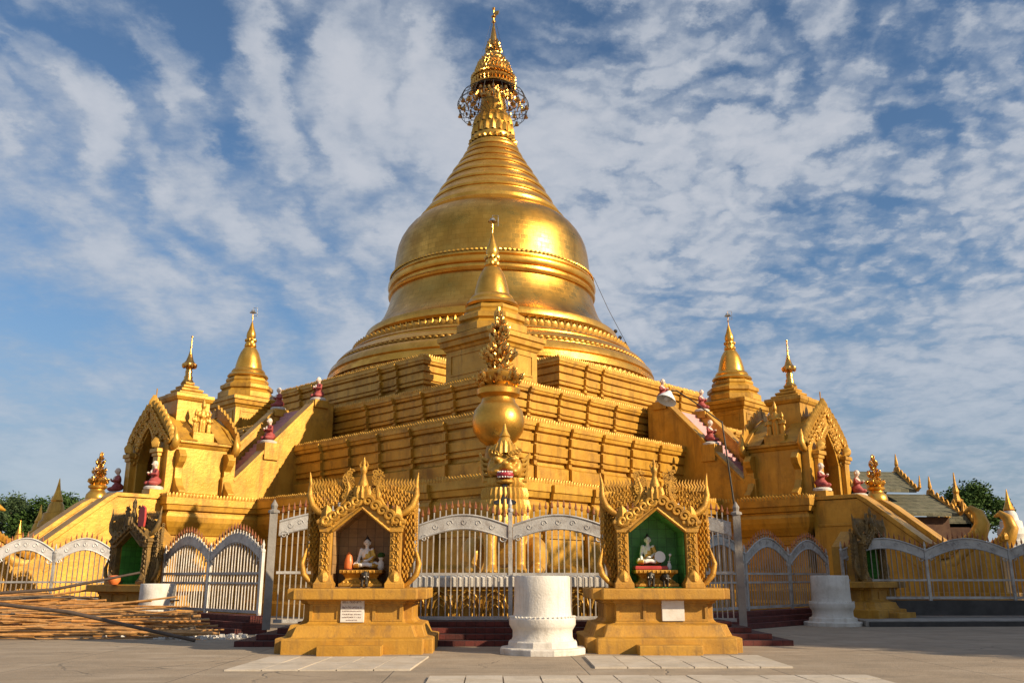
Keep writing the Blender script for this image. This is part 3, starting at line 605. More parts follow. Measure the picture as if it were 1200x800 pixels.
for s in (-1, 1):
    b.tube([(s * .42, -.55, .1), (s * .43, -.5, .8), (s * .42, -.35, 1.5), (s * .34, -.1, 2.0)], [.20, .19, .24, .34], 12)
    b.ball((s * .43, -.72, .12), (.23, .34, .15)); b.ball((s * .95, .75, .55), (.42, .8, .62)); b.ball((s * .95, -.05, .14), (.24, .45, .17))
    for q in (-1, 0, 1): b.ball((s * .43 + q * .13, -1.0, .1), (.07, .1, .09))
    b.ball((s * .24, -.62, 3.36), (.13, .12, .10)); b.ball((s * .40, -.25, 3.62), (.12, .08, .2)); b.ball((s * .25, -.55, 3.0), (.17, .2, .14))
    b.ball((s * .40, -.3, 3.1), (.14, .25, .3))
b.ball((0, .1, 2.0), (.68, .58, .85)); b.ball((0, .8, 1.3), (.8, .9, 1.1)); b.ball((0, -.05, 2.7), (.45, .42, .45)); b.ball((0, -.2, 3.2), (.44, .46, .40)); b.ball((0, -.52, 3.12), (.28, .3, .14))
b.ball((0, -.78, 3.22), (.13, .12, .09)); b.ball((0, -.5, 2.70), (.30, .30, .10)); b.ball((0, -.2, 3.5), (.34, .34, .25))
organic(b, 'body', 'crest', lion, .045, 3)
mn = MB()
for row, (z, r, n, h) in enumerate(((2.75, .52, 11, .34), (2.45, .62, 13, .44), (2.1, .68, 13, .5), (1.75, .66, 11, .55))):
    for k in range(n):
        a = -pi / 2 + (k - (n - 1) / 2) * (2.5 / n); d = Vector((cos(a), sin(a), 0)); p = Vector((d.x * r, .06 + d.y * r, z + .1)); mn.petal(p, (-d.y, d.x, 0), d, .30, -h, -.35, .5)
for s in (-1, 1):
    for k in range(5): mn.tube([(s * (.40 + .03 * k), -.25 + .1 * k, 2.75 + .16 * k), (s * (.62 + .02 * k), -.2 + .1 * k, 2.75 + .18 * k), (s * (.66 + .03 * k), -.15 + .1 * k, 2.95 + .18 * k)], [.09, .08, .02], 6)
    for k in range(4): mn.scroll((s * (.16 + .09 * k), -.66 + .09 * k, 3.52 + .04 * k), (1, 0, 0), (0, 0, 1), .08, s, .4)
for k in range(7):
    a = -pi / 2 + (k - 3) * .35; mn.petal((.38 * cos(a), -.2 + .38 * sin(a), 3.55), (-sin(a), cos(a), 0), (cos(a), sin(a), 0), .22, .42 - .04 * abs(k - 3), -.4, .5)
mn.lathe([(.30, 0), (.24, .18), (.26, .22), (.15, .42), (.17, .46), (.08, .62), (.02, .85)], 14, (0, -.2), 3.65)
mn.build('mane', 'crest', lion, smooth=50)
MB().ball((0, -.62, 2.89), (.27, .25, .13), 14, 8).build('mouth', 'mouth', lion, smooth=80)
th = MB()
for k in range(7):
    a = -pi / 2 + (k - 3) * .30
    for z, h in ((2.99, -.06), (2.80, .05)): th.petal((.26 * cos(a), -.57 + .26 * sin(a), z), (-sin(a), cos(a), 0), (cos(a), sin(a), 0), .05, h, 0, .6)
th.build('teeth', 'skinwhite', lion)
for s in (-1, 1):
    MB().ball((s * .20, -.63, 3.36), (.075, .06, .065), 10, 7).build('eye', 'skinwhite', lion, smooth=80)
bd = MB().poly([(-.07, .0), (.07, .0), (.07, -.42), (.34, -.52), (.33, -.60), (-.33, -.60), (-.34, -.52), (-.07, -.42)], (0, -.60, 2.62), (1, 0, 0), (0, .18, 1), .07)
bd.build('beard_band', 'hair', lion)

# ------------------------------------------------------------------ brick steps and fences
bs_ = thing('brick_steps', 'long flight of dark red brick steps under the central iron fence', 'steps', (0, 22.25, 0))
for k in range(4):
    MB().box(-5.75 + .42 * k - .35, 7.35 - .40 * k, .36 * k, 3.0, .13 * k + (.001 if k else -.02), .13 * (k + 1)).build('step', 'brick', bs_, bevel=.012)

def fence_span(root, x0, x1, nb, zb, zm, ze, zc, tip, bw=.16, two_mid=False, seed=0, half=0, mb_='steel', mr='band'):
    """one span in the root's local xz plane: bars with spear tips, rails, arched band. ze/zc: band centre height at the ends / middle"""
    L = x1 - x0
    def arch(f): 
        g = f if not half else (f * .5 if half > 0 else .5 + f * .5)
        return ze + (zc - ze) * (sin(pi * g) ** 1.0 if 0 < g < 1 else 0)
    rb = random.Random(seed); bars = MB(); tips = MB()
    for i in range(nb):
        f = (i + .5) / nb; x = x0 + L * f; ht = arch(f) + bw + tip + rb.uniform(-.015, .015); dx = rb.gauss(0, .014)
        bars.add(*bx(x + dx, zb, x, ht - .16)); tips.lathe([(.012, 0), (.042, .05), (.036, .08), (.006, .22)], 6, (x, 0), ht - .18)
    o = bars.build('bars', mb_, root)
    tips.build('spear_tips', 'tip', o)
    for za, zc_ in [(zb - .02, zb + .07), (zm - .035, zm + .035)] + ([(zm - .32, zm - .26)] if two_mid else []): MB().box(x0, x1, -.03, .03, za, zc_).build('rail', 'band', o)
    n = 18; up = [(x0 + L * i / n, arch(i / n) + bw) for i in range(n + 1)]; lo = [(x0 + L * i / n, arch(i / n) - bw) for i in range(n + 1)]
    bd = MB().poly(up + lo[::-1], (0, 0, 0), (1, 0, 0), (0, 0, 1), .05)
    for e, q in ((up, .02), (lo, -.02)): bd.tube([(a, -.03, z + q) for a, z in e], .028, 5)
    for k in range(5):
        f = .18 + .16 * k
        if abs(f) < 1: bd.scroll((x0 + L * f, -.03, arch(f)), (1, 0, 0), (0, 0, 1), bw * .55, 1 if k % 2 else -1, .16, 1.1, 4, 9)
    for xx, s in ((x0 + .14, 1), (x1 - .14, -1)): bd.scroll((xx, -.03, ze - bw * 1.0), (1, 0, 0), (0, 0, 1), .11, s, .22, 1.2, 4, 9)
    bd.build('arch_band', mr, o, smooth=40)
def bx(x, z0, x2, z1, r=.016):
    V = [(xx + a, b, z) for z, xx in ((z0, x), (z1, x2)) for a, b in ((-r, -r), (r, -r), (r, r), (-r, r))]
    return V, [(3, 2, 1, 0), (4, 5, 6, 7)] + [(i, (i + 1) % 4, 4 + (i + 1) % 4, 4 + i) for i in range(4)]
def post(root, x, z0, z1, r=.055, m='band'):
    MB().box(x - r, x + r, -r, r, z0, z1).lathe([(r * 1.5, 0), (r * 1.5, .06), (r * .7, .1), (r * .95, .2), (0.005, .36)], 8, (x, 0), z1).build('post', m, root, bevel=.008)
cf = thing('iron_fence', 'tall silver iron fence with arched bands right behind the central white stump', 'fence', (0, 24.0, 0))
CX = [-4.05, -1.97, .53, 3.09, 5.05]
for i in range(4): fence_span(cf, CX[i] + .07, CX[i + 1] - .07, 15 if i in (1, 2) else 12, .55, 1.68, 2.76, 3.03, .38, seed=i)
for x in CX: post(cf, x, .45, 3.3)
def run(name, label, p0, ang, n, L, zb, zm, ze, zc, tip, nb, two=False, cat='fence', p_h=None, white=False, mb_='steel', mr='band', bw=.13):
    t = thing(name, label, cat, (p0[0], p0[1], 0), ang)
    for i in range(n): fence_span(t, i * L + .06, (i + 1) * L - .06, nb, zb, zm, ze, zc, tip, two_mid=two, seed=i + 11, bw=bw, mb_=mb_, mr=mr)
    for i in range(n + 1): post(t, i * L, zb - .1, p_h or ze + .12, .05, 'white' if white else 'band')
    return t
# gates (next to the shrines, standing at the head of the brick steps)
g = thing('iron_gate', 'bright white iron gate leaf on heavy grey post left of the left shrine', 'gate', (-5.76, 23.9, 0), radians(12), 'gates')
fence_span(g, .16, 1.75, 11, .48, 1.72, 2.85, 3.15, .40, half=1, seed=31); post(g, 0, .3, 3.25, .10, 'slab'); post(g, 1.83, .45, 3.25, .06)
g = thing('iron_gate', 'bright white iron gate leaf on heavy grey post right of the right shrine', 'gate', (6.72, 24.3, 0), radians(180 - 14), 'gates')
fence_span(g, .16, 1.75, 11, .48, 1.72, 2.85, 3.15, .40, half=1, seed=32); post(g, 0, .3, 3.25, .10, 'slab'); post(g, 1.83, .45, 3.25, .06)
for side in (-1, 1):
    W = SIDEWORD[side]
    x0, y0 = (-6.85, 27.4) if side < 0 else (6.45, 28.55)
    ang = radians(135) if side < 0 else radians(45)
    q = run('iron_fence', f'silver fence of tight round arches running back from the {W} gate', (x0, y0), ang, 3, 3.2, .58, 1.72, 2.22, 2.80, .30, 17, True, white=side < 0, mb_='steel' if side < 0 else 'barshade')
    bb = thing('brick_plinth', f'dark red stepped brick plinth under the {W} three arched fence', 'plinth', (x0, y0, 0), ang, 'side brick plinths')
    for k in range(3):
        w_ = .85 - .22 * k; MB().box(-.2, 9.7, -w_ if side > 0 else -.2, .2 if side > 0 else w_, .17 * k + (.001 if k else -.02), .17 * (k + 1)).build('course', 'brick', bb, bevel=.01)
fl_ = run('iron_fence', 'silver fence with wide sunlit wave bands beyond the bamboo pile', (-24.15, 36.2), radians(-2), 4, 2.35, .78, 1.42, 2.40, 2.86, .24, 11, mb_='barshade', mr='bandwhite', bw=.2)
fr_ = run('iron_fence', 'shaded silver fence with wave bands before the right stairway', (13.0, 33.2), radians(0), 4, 3.15, .85, 1.50, 2.42, 2.82, .24, 16, mb_='barshade', bw=.15)
wl = thing('low_wall', 'low black stone wall carrying the shaded right fence', 'wall', (12.9, 33.3, 0)); MB().box(0, 13, -.15, .2, .25, .78).build('wall_body', 'black', wl)
wl = thing('low_wall', 'low gold wall carrying the far left fence behind the bamboo', 'wall', (-24, 36.4, 0)); MB().box(0, 9.6, -.05, .3, 0, .72).build('wall_body', 'ochre', wl)

# ------------------------------------------------------------------ shrines
def niche_outline(hw, zs, za, z0): return [(-hw, z0), (hw, z0), (hw, zs), (0, za), (-hw, zs)]
def shrine(label, pos, rz, tile, front=False, seed=1, cm='carved', om='ochre'):
    rd = random.Random(seed); t = thing('niche_shrine', label, 'shrine', pos, rz, 'gilded niche shrines round the stupa')
    pl = [(-1.02, -.35), (1.02, -.35), (1.02, -.05), (1.22, -.05), (1.22, 1.5), (-1.22, 1.5), (-1.22, -.05), (-1.02, -.05)]
    MB().sweep(pl, [(.50, -.02), (.50, .30), (.46, .32), (.33, .34), (.28, .46), (.24, .58), (.06, .62), (.02, .66), (0, .70), (0, 1.02), (.06, 1.04), (.06, 1.09), (.14, 1.11), (.30, 1.12), (.33, 1.13), (.33, 1.34), (.31, 1.36)]).build('pedestal', 'ochre', t, bevel=.014)
    MB().box(-.68, .68, -1.25, -.8, -.02, .20).build('front_step', 'ochre', t, bevel=.015)
    for x0, x1 in ((-1.03, -.36), (.36, 1.03)):
        f_ = .07
        MB().poly([(x0, .66), (x1, .66), (x1, 1.03), (x0, 1.03), (x0, .70), (x0 + f_, .70), (x0 + f_, .985), (x1 - f_, .985), (x1 - f_, .70), (x0, .70)], (0, -.36, 0), (1, 0, 0), (0, 0, 1), .05).build('panel_frame', 'ochre', t)
    z0 = 1.36
    # shell of the niche, open to the front
    sh = MB(); hw, zs, za = .67, 2.66, 3.16; ow, os, oa = .86, 2.72, 3.36
    inn = niche_outline(hw, zs, za, z0); out = niche_outline(ow, os, oa, z0)
    def ringext(mb, A, B, y0, y1):
        m = len(A); V = [(x, y, z) for y in (y0, y1) for P_ in (A, B) for x, z in P_]
        F = []
        for i in range(m):
            j = (i + 1) % m; F += [(i, j, m + j, m + i)[::-1], (2 * m + i, 2 * m + j, 3 * m + j, 3 * m + i), (i, j, 2 * m + j, 2 * m + i), (m + i, m + j, 3 * m + j, 3 * m + i)[::-1]]
        return mb.add(V, F)
    ringext(sh, inn[1:] + inn[:1], out[1:] + out[:1], .02, 1.2)
    sh.box(-ow + .01, ow - .01, 1.1, 1.22, z0, os); sh.poly([(-ow + .01, os), (ow - .01, os), (0, oa)], (0, 1.16, 0), (1, 0, 0), (0, 0, 1), .12)
    sh.build('niche_shell', 'ochre', t)
    ln = MB(); ri = niche_outline(hw - .004, zs - .004, za - .006, z0 + .004); ro = niche_outline(hw - .03, zs - .03, za - .04, z0 + .03)
    ringext(ln, ro, ri, .06, .87); ln.box(-hw + .006, hw - .006, .855, .895, z0 + .03, zs - .02); ln.poly([(-hw + .01, zs - .021), (hw - .01, zs - .021), (0, za - .02)], (0, .875, 0), (1, 0, 0), (0, 0, 1), .04)
    ln.build('niche_lining', tile, t)
    # columns
    for s in (-1, 1):
        c = MB().sweep(rect(s * .80 - .13, s * .80 + .13, -.16, .08), [(.09, z0), (.09, z0 + .1), (.05, z0 + .16), (0, z0 + .3), (0, 2.66), (.05, 2.7), (.05, 2.76), (.09, 2.8), (.09, 2.86), (.02, 2.92)])
        col_ = c.build('column', om, t, bevel=.012)
        cv = MB()
        for k in range(15):
            cv.scroll((s * .80 + .04 * (-1) ** k, -.17, z0 + .36 + .08 * k), (1, 0, 0), (0, 0, 1), .055, (-1) ** k, .28, 1.2, 4, 9); cv.petal((s * .80 - .045 * (-1) ** k, -.165, z0 + .34 + .08 * k), (.9, 0, .4 * (-1) ** k), (0, -1, 0), .06, .09, .1, .7)
        for k in range(3): cv.petal((s * .80 + .09 * (k - 1), -.22, 2.74), (1, 0, 0), (0, -1, 0), .09, .14, .2, .7)
        cv.petal((s * .80, -.15, 2.86), (1, 0, 0), (0, -1, 0), .26, .36, .05, .5); cv.petal((s * .80, -.19, z0 + .14), (1, 0, 0), (0, -1, 0), .22, .26, -.1, .4)
        cv.build('column_carving', cm, col_, smooth=50)
    # side wings with pierced carving
    for s in (-1, 1):
        wg = MB().poly([(.93, z0), (1.12, z0), (1.14, 1.75), (1.24, 2.05), (1.20, 2.4), (1.26, 2.9), (1.28, 3.25), (.93, 3.05)], (0, .12, 0), (s, 0, 0), (0, 0, 1), .12).build('wing', om, t)
        wc = MB()
        for row in range(22):
            for k in range(3):
                z = z0 + .14 + .083 * row; x = .975 + .085 * k + .04 * (row % 2) + .03 * sin(z * 3.1)
                if x > (1.10 if z < 1.8 else 1.22): continue
                wc.petal((s * x, .05 - .01 * (row % 2), z), (.9, 0, .42 * (1 if (row + k) % 2 else -1)), (0, -1, 0), .07, .12, .2, .8)
                if (row + k) % 2: wc.scroll((s * (x + .02), .03, z + .05), (1, 0, 0), (0, 0, 1), .042, s, .3, 1.2, 4, 8)
        for k in range(24):
            z = z0 + .5 + 1.5 * k / 23; wc.scroll((s * 1.26, .12, z), (0, 1, 0), (0, 0, 1), .06, rd.choice((-1, 1)), .34, 1.2, 5, 9)
        wc.tube([(s * 1.0, .0, 1.40), (s * 1.14, -.02, 1.5), (s * 1.28, -.02, 1.66), (s * 1.34, 0, 1.9), (s * 1.28, .02, 2.12), (s * 1.25, .02, 2.25)], [.04, .055, .07, .06, .035, .01], 8)
        wc.build('wing_carving', cm, wg, smooth=50)
    # gable with rolled curls, horns, flame fretwork
    gb = MB()
    gb.poly([(-.95, 2.60), (-.66, 2.60), (0, 3.13), (.66, 2.60), (.95, 2.60), (.98, 2.82), (.45, 3.22), (0, 3.52), (-.45, 3.22), (-.98, 2.82)], (0, -.10, 0), (1, 0, 0), (0, 0, 1), .20)
    gb = gb.build('gable', om, t, bevel=.012)
    gc = MB()
    for s in (-1, 1):
        gc.tube([(s * .65, -.21, 2.63), (0, -.21, 3.15)], .035, 6); 
        for k in range(5):
            f = k / 4; gc.scroll((s * (.80 - .66 * f), -.24, 2.86 + .44 * f), (1, 0, 0), (0, 0, 1), .125, s, .42, 1.3, 7, 14)
        gc.tube([(s * .82, -.12, 2.98), (s * 1.0, -.1, 3.06), (s * 1.16, -.08, 3.2), (s * 1.24, -.05, 3.45), (s * 1.23, -.02, 3.7), (s * 1.27, 0, 3.98)], [.06, .08, .085, .075, .05, .01], 8)
        for row in range(6):
            for k in range(12):
                x = .20 + .082 * k + .04 * (row % 2)
                zl = 3.40 - .44 * (x - .2) + .02; z = zl + .072 * row
                if x < 1.17 and z < 3.62 + .04 * sin(9 * x):
                    gc.petal((s * x, -.05 - .012 * (row % 2), z), (s * .94, 0, .34 * (1 if row % 2 else -1)), (0, -1, 0), .06, .115, .15, .7)
                    if (k + row) % 2 == 0: gc.scroll((s * (x + .03), -.075, z + .045), (1, 0, 0), (0, 0, 1), .036, s, .3, 1.2, 4, 8)
        for k in range(13):
            x = .30 + .07 * k; gc.tube([(s * x, -.05, 3.55), (s * (x + .05), -.05, 3.66), (s * (x + .01), -.04, 3.74), (s * (x + .04), -.04, 3.84 - .02 * rd.random())], [.035, .035, .025, .005], 5)
        # flame leaf beside the crown
        gc.tube([(s * .50, -.1, 3.2), (s * .36, -.1, 3.4), (s * .33, -.1, 3.62), (s * .40, -.1, 3.86), (s * .32, -.08, 4.08)], [.05, .06, .055, .04, .008], 7)
        for k in range(26): gc.scroll((s * (.36 + rd.uniform(-.13, .09)), -.12, 3.36 + .025 * k), (1, 0, 0), (0, 0, 1), rd.uniform(.05, .075), rd.choice((-1, 1)), .35, 1.2, 5, 9)
    gc.lathe([(.12, 0), (.16, .08), (.10, .2), (.13, .34), (.12, .48), (.07, .62), (.05, .72), (.08, .77), (.07, .85), (.03, .92), (.045, .96), (.008, 1.1)], 14, (0, -.12), 3.22)
    for k in range(5): gc.petal((.13 * cos(-pi / 2 + (k - 2) * .6), -.12 + .13 * sin(-pi / 2 + (k - 2) * .6), 3.35), (cos((k - 2) * .6), sin((k - 2) * .6), 0), (sin((k - 2) * .6), -cos((k - 2) * .6), 0), .16, .3, .1, .6)
    for s in (-1, 1): gc.tube([(s * .04, -.12, 4.0), (s * .09, -.12, 4.14), (s * .05, -.12, 4.24)], [.025, .025, .005], 5)
    gc.build('gable_carving', cm, gb, smooth=50)
    return t
def plaque(t, x, w_, z0, z1, writing, loc=-.40):
    p = MB().box(x - w_ / 2, x + w_ / 2, loc - .03, loc + .05, z0, z1).build('plaque', 'plaque', t, bevel=.006)
    if writing:        # lines of round Burmese style characters
        ink = MB(); rd = random.Random(3)
        for ln_, (f, h) in enumerate(((.90, .022), (.76, .036), (.56, .036), (.42, .020), (.30, .020), (.19, .020), (.08, .018))):
            z = z0 + (z1 - z0) * f; lw = w_ * (.5 if ln_ in (0, 6) else .84); xx = x - lw / 2
            while xx < x + lw / 2 - h:
                q = rd.choice((.9, 1.1, .6)); a0 = rd.uniform(0, 6); arc = rd.uniform(3.6, 5.6)
                ink.tube([(xx + h * q * .5 + cos(a0 + arc * k / 7) * h * .5 * q, loc - .034, z + sin(a0 + arc * k / 7) * h * .5) for k in range(8)], h * .10, 4, False)
                if rd.random() < .4: ink.box(xx + h * q * .5 - h * .06, xx + h * q * .5 + h * .06, loc - .036, loc - .031, z + h * .5, z + h * .9)
                xx += h * q * 1.15 + (h * .6 if rd.random() < .12 else 0)
        ink.build('lettering', 'ink', p)
SL = shrine('gilded niche shrine with dim brown tiled niche, left of the central white stump', (-2.97, 20.85, 0), radians(0), 'browntile', seed=2)
SR = shrine('gilded niche shrine with bright green tiled niche, right of the central white stump', (3.85, 20.85, 0), radians(0), 'greentile', seed=5)
plaque(SL, -.08, .52, .64, 1.20, True); plaque(SR, .24, .50, .66, 1.16, False)
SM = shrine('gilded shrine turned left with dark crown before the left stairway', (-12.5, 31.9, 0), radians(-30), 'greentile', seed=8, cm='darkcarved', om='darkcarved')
MB().poly([(-.13, 0), (.13, 0), (.16, .25), (.13, .62), (0, .72), (-.13, .62), (-.16, .25)], (.55, -.2, 3.3), (1, 0, 0), (0, 0, 1), .08).build('red_crest_panel', 'red', SM)
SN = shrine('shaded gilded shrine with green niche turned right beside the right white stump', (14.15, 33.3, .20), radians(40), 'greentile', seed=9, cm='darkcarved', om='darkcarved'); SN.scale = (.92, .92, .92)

# ------------------------------------------------------------------ seated figures and offerings in the niches
def buddha(label, pos, sc=1.0, robe='robegold'):
    t = thing('buddha_statue', label, 'statue', pos); t.scale = (sc, sc, sc)
    b = MB()
    b.ball((0, 0, .56), (.19, .13, .26)); b.tube([(0, .0, .78), (0, -.01, .9)], .065, 10); b.ball((0, -.02, 1.0), (.115, .125, .15)); b.ball((0, -.135, .985), (.02, .03, .03))
    for s in (-1, 1):
        b.ball((s * .12, -.01, .99), (.02, .035, .07)); b.ball((s * .2, 0, .74), (.085, .08, .08))
        b.tube([(0, .02, .24), (s * .22, -.04, .24), (s * .42, -.16, .22)], [.16, .14, .10], 10); b.tube([(s * .42, -.16, .2), (s * .15, -.30, .2), (-s * .12, -.30, .24)], [.1, .08, .06], 9)
    b.tube([(-.21, 0, .73), (-.27, -.02, .5), (-.30, -.20, .28)], [.07, .06, .045], 9); b.tube([(.21, 0, .73), (.28, -.03, .5), (.05, -.24, .36)], [.07, .065, .045], 9)
    b.ball((-.30, -.25, .22), (.05, .04, .09)); b.ball((.0, -.26, .36), (.1, .06, .04))
    for q in range(4): b.tube([(-.335 + .022 * q, -.28, .2), (-.335 + .022 * q, -.285, .12)], .011, 5)
    organic(b, 'body', 'skinwhite', t, .017, 2)
    r = MB()
    r.ball((.03, .012, .52), (.205, .15, .27)); r.ball((.21, .005, .73), (.092, .088, .085)); r.tube([(.22, 0, .72), (.295, -.03, .49), (.17, -.17, .38)], [.08, .078, .06], 9)
    for s in (-1, 1):
        r.tube([(0, .03, .23), (s * .22, -.035, .235), (s * .43, -.15, .21)], [.17, .15, .112], 10); r.tube([(s * .42, -.15, .19), (s * .2, -.28, .185)], [.11, .095], 9)
    organic(r, 'robe', robe, t, .02, 2)
    h = MB(); h.ball((0, .012, 1.045), (.122, .125, .125), 12, 8).ball((0, .02, 1.17), (.05, .05, .06)).lathe([(.02, 0), (.0, .09)], 6, (0, .02), 1.21)
    h.build('hair', 'hair', t, smooth=80)
    e = MB()
    for s in (-1, 1): e.ball((s * .042, -.125, 1.005), (.02, .01, .008), 8, 5)
    e.ball((0, -.131, .935), (.025, .01, .008), 8, 5); e.build('face_paint', 'hair', t)
    return t
def throne(label, pos, base='carved'):
    t = thing('throne', label, 'throne', pos, 0, 'carved thrones in the niches')
    MB().sweep(rect(-.44, .44, -.3, .3), [(.06, 0), (.06, .06), (-.02, .1), (-.08, .18), (-.02, .27), (.05, .30), (.05, .37)]).build('throne_body', base, t, bevel=.01)
    c = MB()
    for k in range(9): c.petal((-.40 + .10 * k, -.28, .03), (1, 0, 0), (0, -1, 0), .1, .1, .1, .5); c.petal((-.40 + .10 * k, -.33, .36), (1, 0, 0), (0, -1, 0), .1, -.08, .1, .5)
    c.build('lotus_carving', 'carved', t, smooth=50)
    return t
def elephant(label, pos, rz, sc=1.0):
    t = thing('elephant_figurine', label, 'figurine', pos, rz, 'elephant figurines before the thrones'); t.scale = (sc,) * 3
    b = MB(); b.ball((0, .02, .19), (.075, .13, .085)); b.ball((0, -.13, .22), (.06, .06, .068)); b.tube([(0, -.17, .21), (0, -.2, .14), (0, -.19, .07), (0, -.21, .04)], [.03, .024, .018, .012], 8)
    for sx in (-1, 1):
        b.ball((sx * .065, -.11, .22), (.014, .035, .05))
        for y in (-.07, .1): b.tube([(sx * .045, y, .17), (sx * .045, y, .0)], [.034, .028], 8)
    organic(b, 'body', 'iron', t, .012, 1)
    for sx in (-1, 1): MB().tube([(sx * .03, -.17, .19), (sx * .04, -.23, .17), (sx * .035, -.26, .19)], [.01, .008, .003], 6).build('tusk', 'skinwhite', t)
NZ = 1.395
throne('carved ochre throne under the seated figure in the left brown niche', (-2.97, 21.25, NZ))
throne('carved gold throne under the seated figure in the green niche', (3.85, 21.25, NZ))
buddha('white seated buddha with dark gold robe in the left brown niche', (-2.90, 21.32, NZ + .35), .64)
buddha('white seated buddha with topknot on maroon cushion in the green niche', (3.73, 21.32, NZ + .44), .62)
cu = tag(MB().sweep(rect(-.36, .36, -.26, .2), [(0, 0), (.015, .02), (.015, .07), (0, .09)]).build('cushion', 'red', None, loc=(3.75, 21.28, NZ + .372)), 'maroon seat cushion under the buddha in the green niche', 'cushion')
elephant('dark elephant figurine before the throne in the left brown niche', (-2.90, 20.95, NZ), radians(20), 1.2)
elephant('dark elephant figurine at the left foot of the throne in the green niche', (3.72, 20.95, NZ), radians(-15), 1.15)
elephant('dark elephant figurine at the right foot of the throne in the green niche', (4.02, 20.95, NZ), radians(15), 1.0)
o = thing('offering_flame', 'orange red flame shaped offering left of the buddha in the brown niche', 'offering', (-3.30, 21.25, NZ + .37))
MB().lathe([(.09, 0), (.11, .06), (.10, .2), (.07, .32), (.02, .4)], 14).build('flame_body', 'orange', o, smooth=50); MB().lathe([(.1, -.01), (.12, .03)], 14).build('foot', 'maroon', o)
f = thing('round_fan', 'round white fan leaning beside the buddha in the green niche', 'fan', (3.98, 21.15, NZ + .37))
MB().lathe([(.0, -.012), (.13, -.012), (.135, 0), (.13, .012), (0, .012)], 22, cap=False).build('fan_disc', 'skinwhite', f, smooth=40); k = f.children[0]; k.location = (0, 0, .30); k.rotation_euler = (radians(80), 0, radians(10))
MB().bar((0, 0, 0), (0, 0, .2), .012).build('handle', 'wood', f)
v = thing('vase', 'small white vase right of the fan in the green niche', 'vase', (4.20, 21.2, NZ + .37)); MB().lathe([(.04, 0), (.06, .05), (.05, .12), (.025, .17), (.04, .2)], 14).build('vase_body', 'skinwhite', v, smooth=50)
for k in range(1): MB().bar((0, 0, .18), (.03, 0, .32), .008).ball((.03, 0, .34), .035).build('flower', 'skinwhite', v)
v = thing('vase', 'dim cream vase right of the buddha in the brown niche', 'vase', (-2.55, 21.2, NZ + .37)); MB().lathe([(.05, 0), (.08, .06), (.07, .16), (.04, .22), (.07, .28)], 14).build('vase_body', 'plaque', v, smooth=50)
MB().ball((0, 0, .33), (.09, .09, .07)).build('flower', 'leaf', v)
v = thing('flower_pot', 'orange clay pot on the ledge of the shrine turned left', 'pot', (-12.75, 31.2, 1.36)); MB().lathe([(.12, 0), (.2, .12), (.2, .25), (.16, .3)], 14).build('pot_body', 'orange', v, smooth=50); 
MB().lathe([(.15, .28), (.1, .31)], 12).build('soil', 'bark', v)

# ------------------------------------------------------------------ white stumps
def stump(label, pos, sc=1.0, flat=False):
    t = thing('white_stump', label, 'stump', pos, 0, 'whitewashed stumps on the pavement'); t.scale = (sc,) * 3
    MB().lathe([(.95, -.03), (.96, .11), (.94, .13), (.78, .135), (.77, .25), (.74, .27)], 12, rot=.2).build('base', 'white', t, bevel=.015)
    d = MB().lathe([(.70, .26), (.66, .34), (.66, .48), (.70, .54), (.735, .60), (.735, .72), (.70, .76), (.645, .78), (.63, .9), (.625, 1.25), (.622, 1.60), (.60, 1.63), (.2, 1.635)], 48).build('drum', 'white', t, smooth=38)
    b = MB()
    for k in range(44):
        a = 2 * pi * k / 44; b.ball((.72 * cos(a), .72 * sin(a), .765), .022, 6, 4)
    b.build('bead_row', 'white', d)
stump('tall whitewashed stump standing alone between the two front shrines', (1.16, 20.35, 0), 1.0)
stump('bluish white stump in shade beside the right turned shrine', (11.8, 31.4, .0), 1.02)
stump('plain white stump behind the bamboo before the left arched fence', (-10.75, 29.8, 0), .86)

# ------------------------------------------------------------------ bamboo poles
rd = random.Random(12)
def pole_mesh(L, r, seed):
    q = random.Random(seed); mb = MB(); pts = []; rad = []; n = int(L / .38)
    bend = q.uniform(-.10, .10)
    for i in range(n + 1):
        f = i / n; x = -L / 2 + L * f; y = bend * sin(pi * f)
        for dx, k in ((-.02, 1.0), (0, 1.16), (.02, 1.0)): pts.append((x + dx, y, 0)); rad.append(r * k * (1 - .3 * f))
    return mb.tube(pts, rad, 7)
protos = []
for k in range(7):
    L = [4.2, 5.0, 5.8, 6.4, 4.6, 3.4, 5.4][k]; o = pole_mesh(L, .030 + .006 * (k % 3), k).build('bamboo_pole', 'bamboo', None, smooth=40); o['L'] = L; protos.append(o)
used = set()
N = 270
for i in range(N):
    k = rd.randrange(7); o = protos[k]
    if k in used: o = o.copy(); COL.objects.link(o)
    used.add(k); L = o['L']
    u_ = rd.random(); y = 24.9 + 9.0 * u_ ; layer = rd.random()
    zmax = .22 + .75 * max(0, min(1, (y - 25.0) / 5.0)); z = .05 + zmax * layer
    right = -7.3 - .37 * (y - 25.5) - .75 * z - abs(rd.gauss(0, .8))
    if rd.random() < .42: right -= rd.uniform(1.5, 7.5)
    if y > 29.6: right -= 2.6 + rd.random()
    o.location = (right - L / 2, y, z); o.rotation_euler = (rd.uniform(0, 6), rd.gauss(0, .04), rd.gauss(radians(5), .12) + (pi if rd.random() < .5 else 0))
    tag(o, 'tan bamboo pole lying in the heap before the far left fence', 'bamboo pole', 'bamboo poles in the heap')
o = tag(MB().tube([(-15.2, 24.6, 1.16), (-11, 24.3, .72), (-7.55, 23.9, .04)], [.05, .05, .045], 8).build('bamboo_pole', 'darkwood', None, smooth=50), 'long dark pole lying slantwise across the front of the bamboo heap', 'bamboo pole')
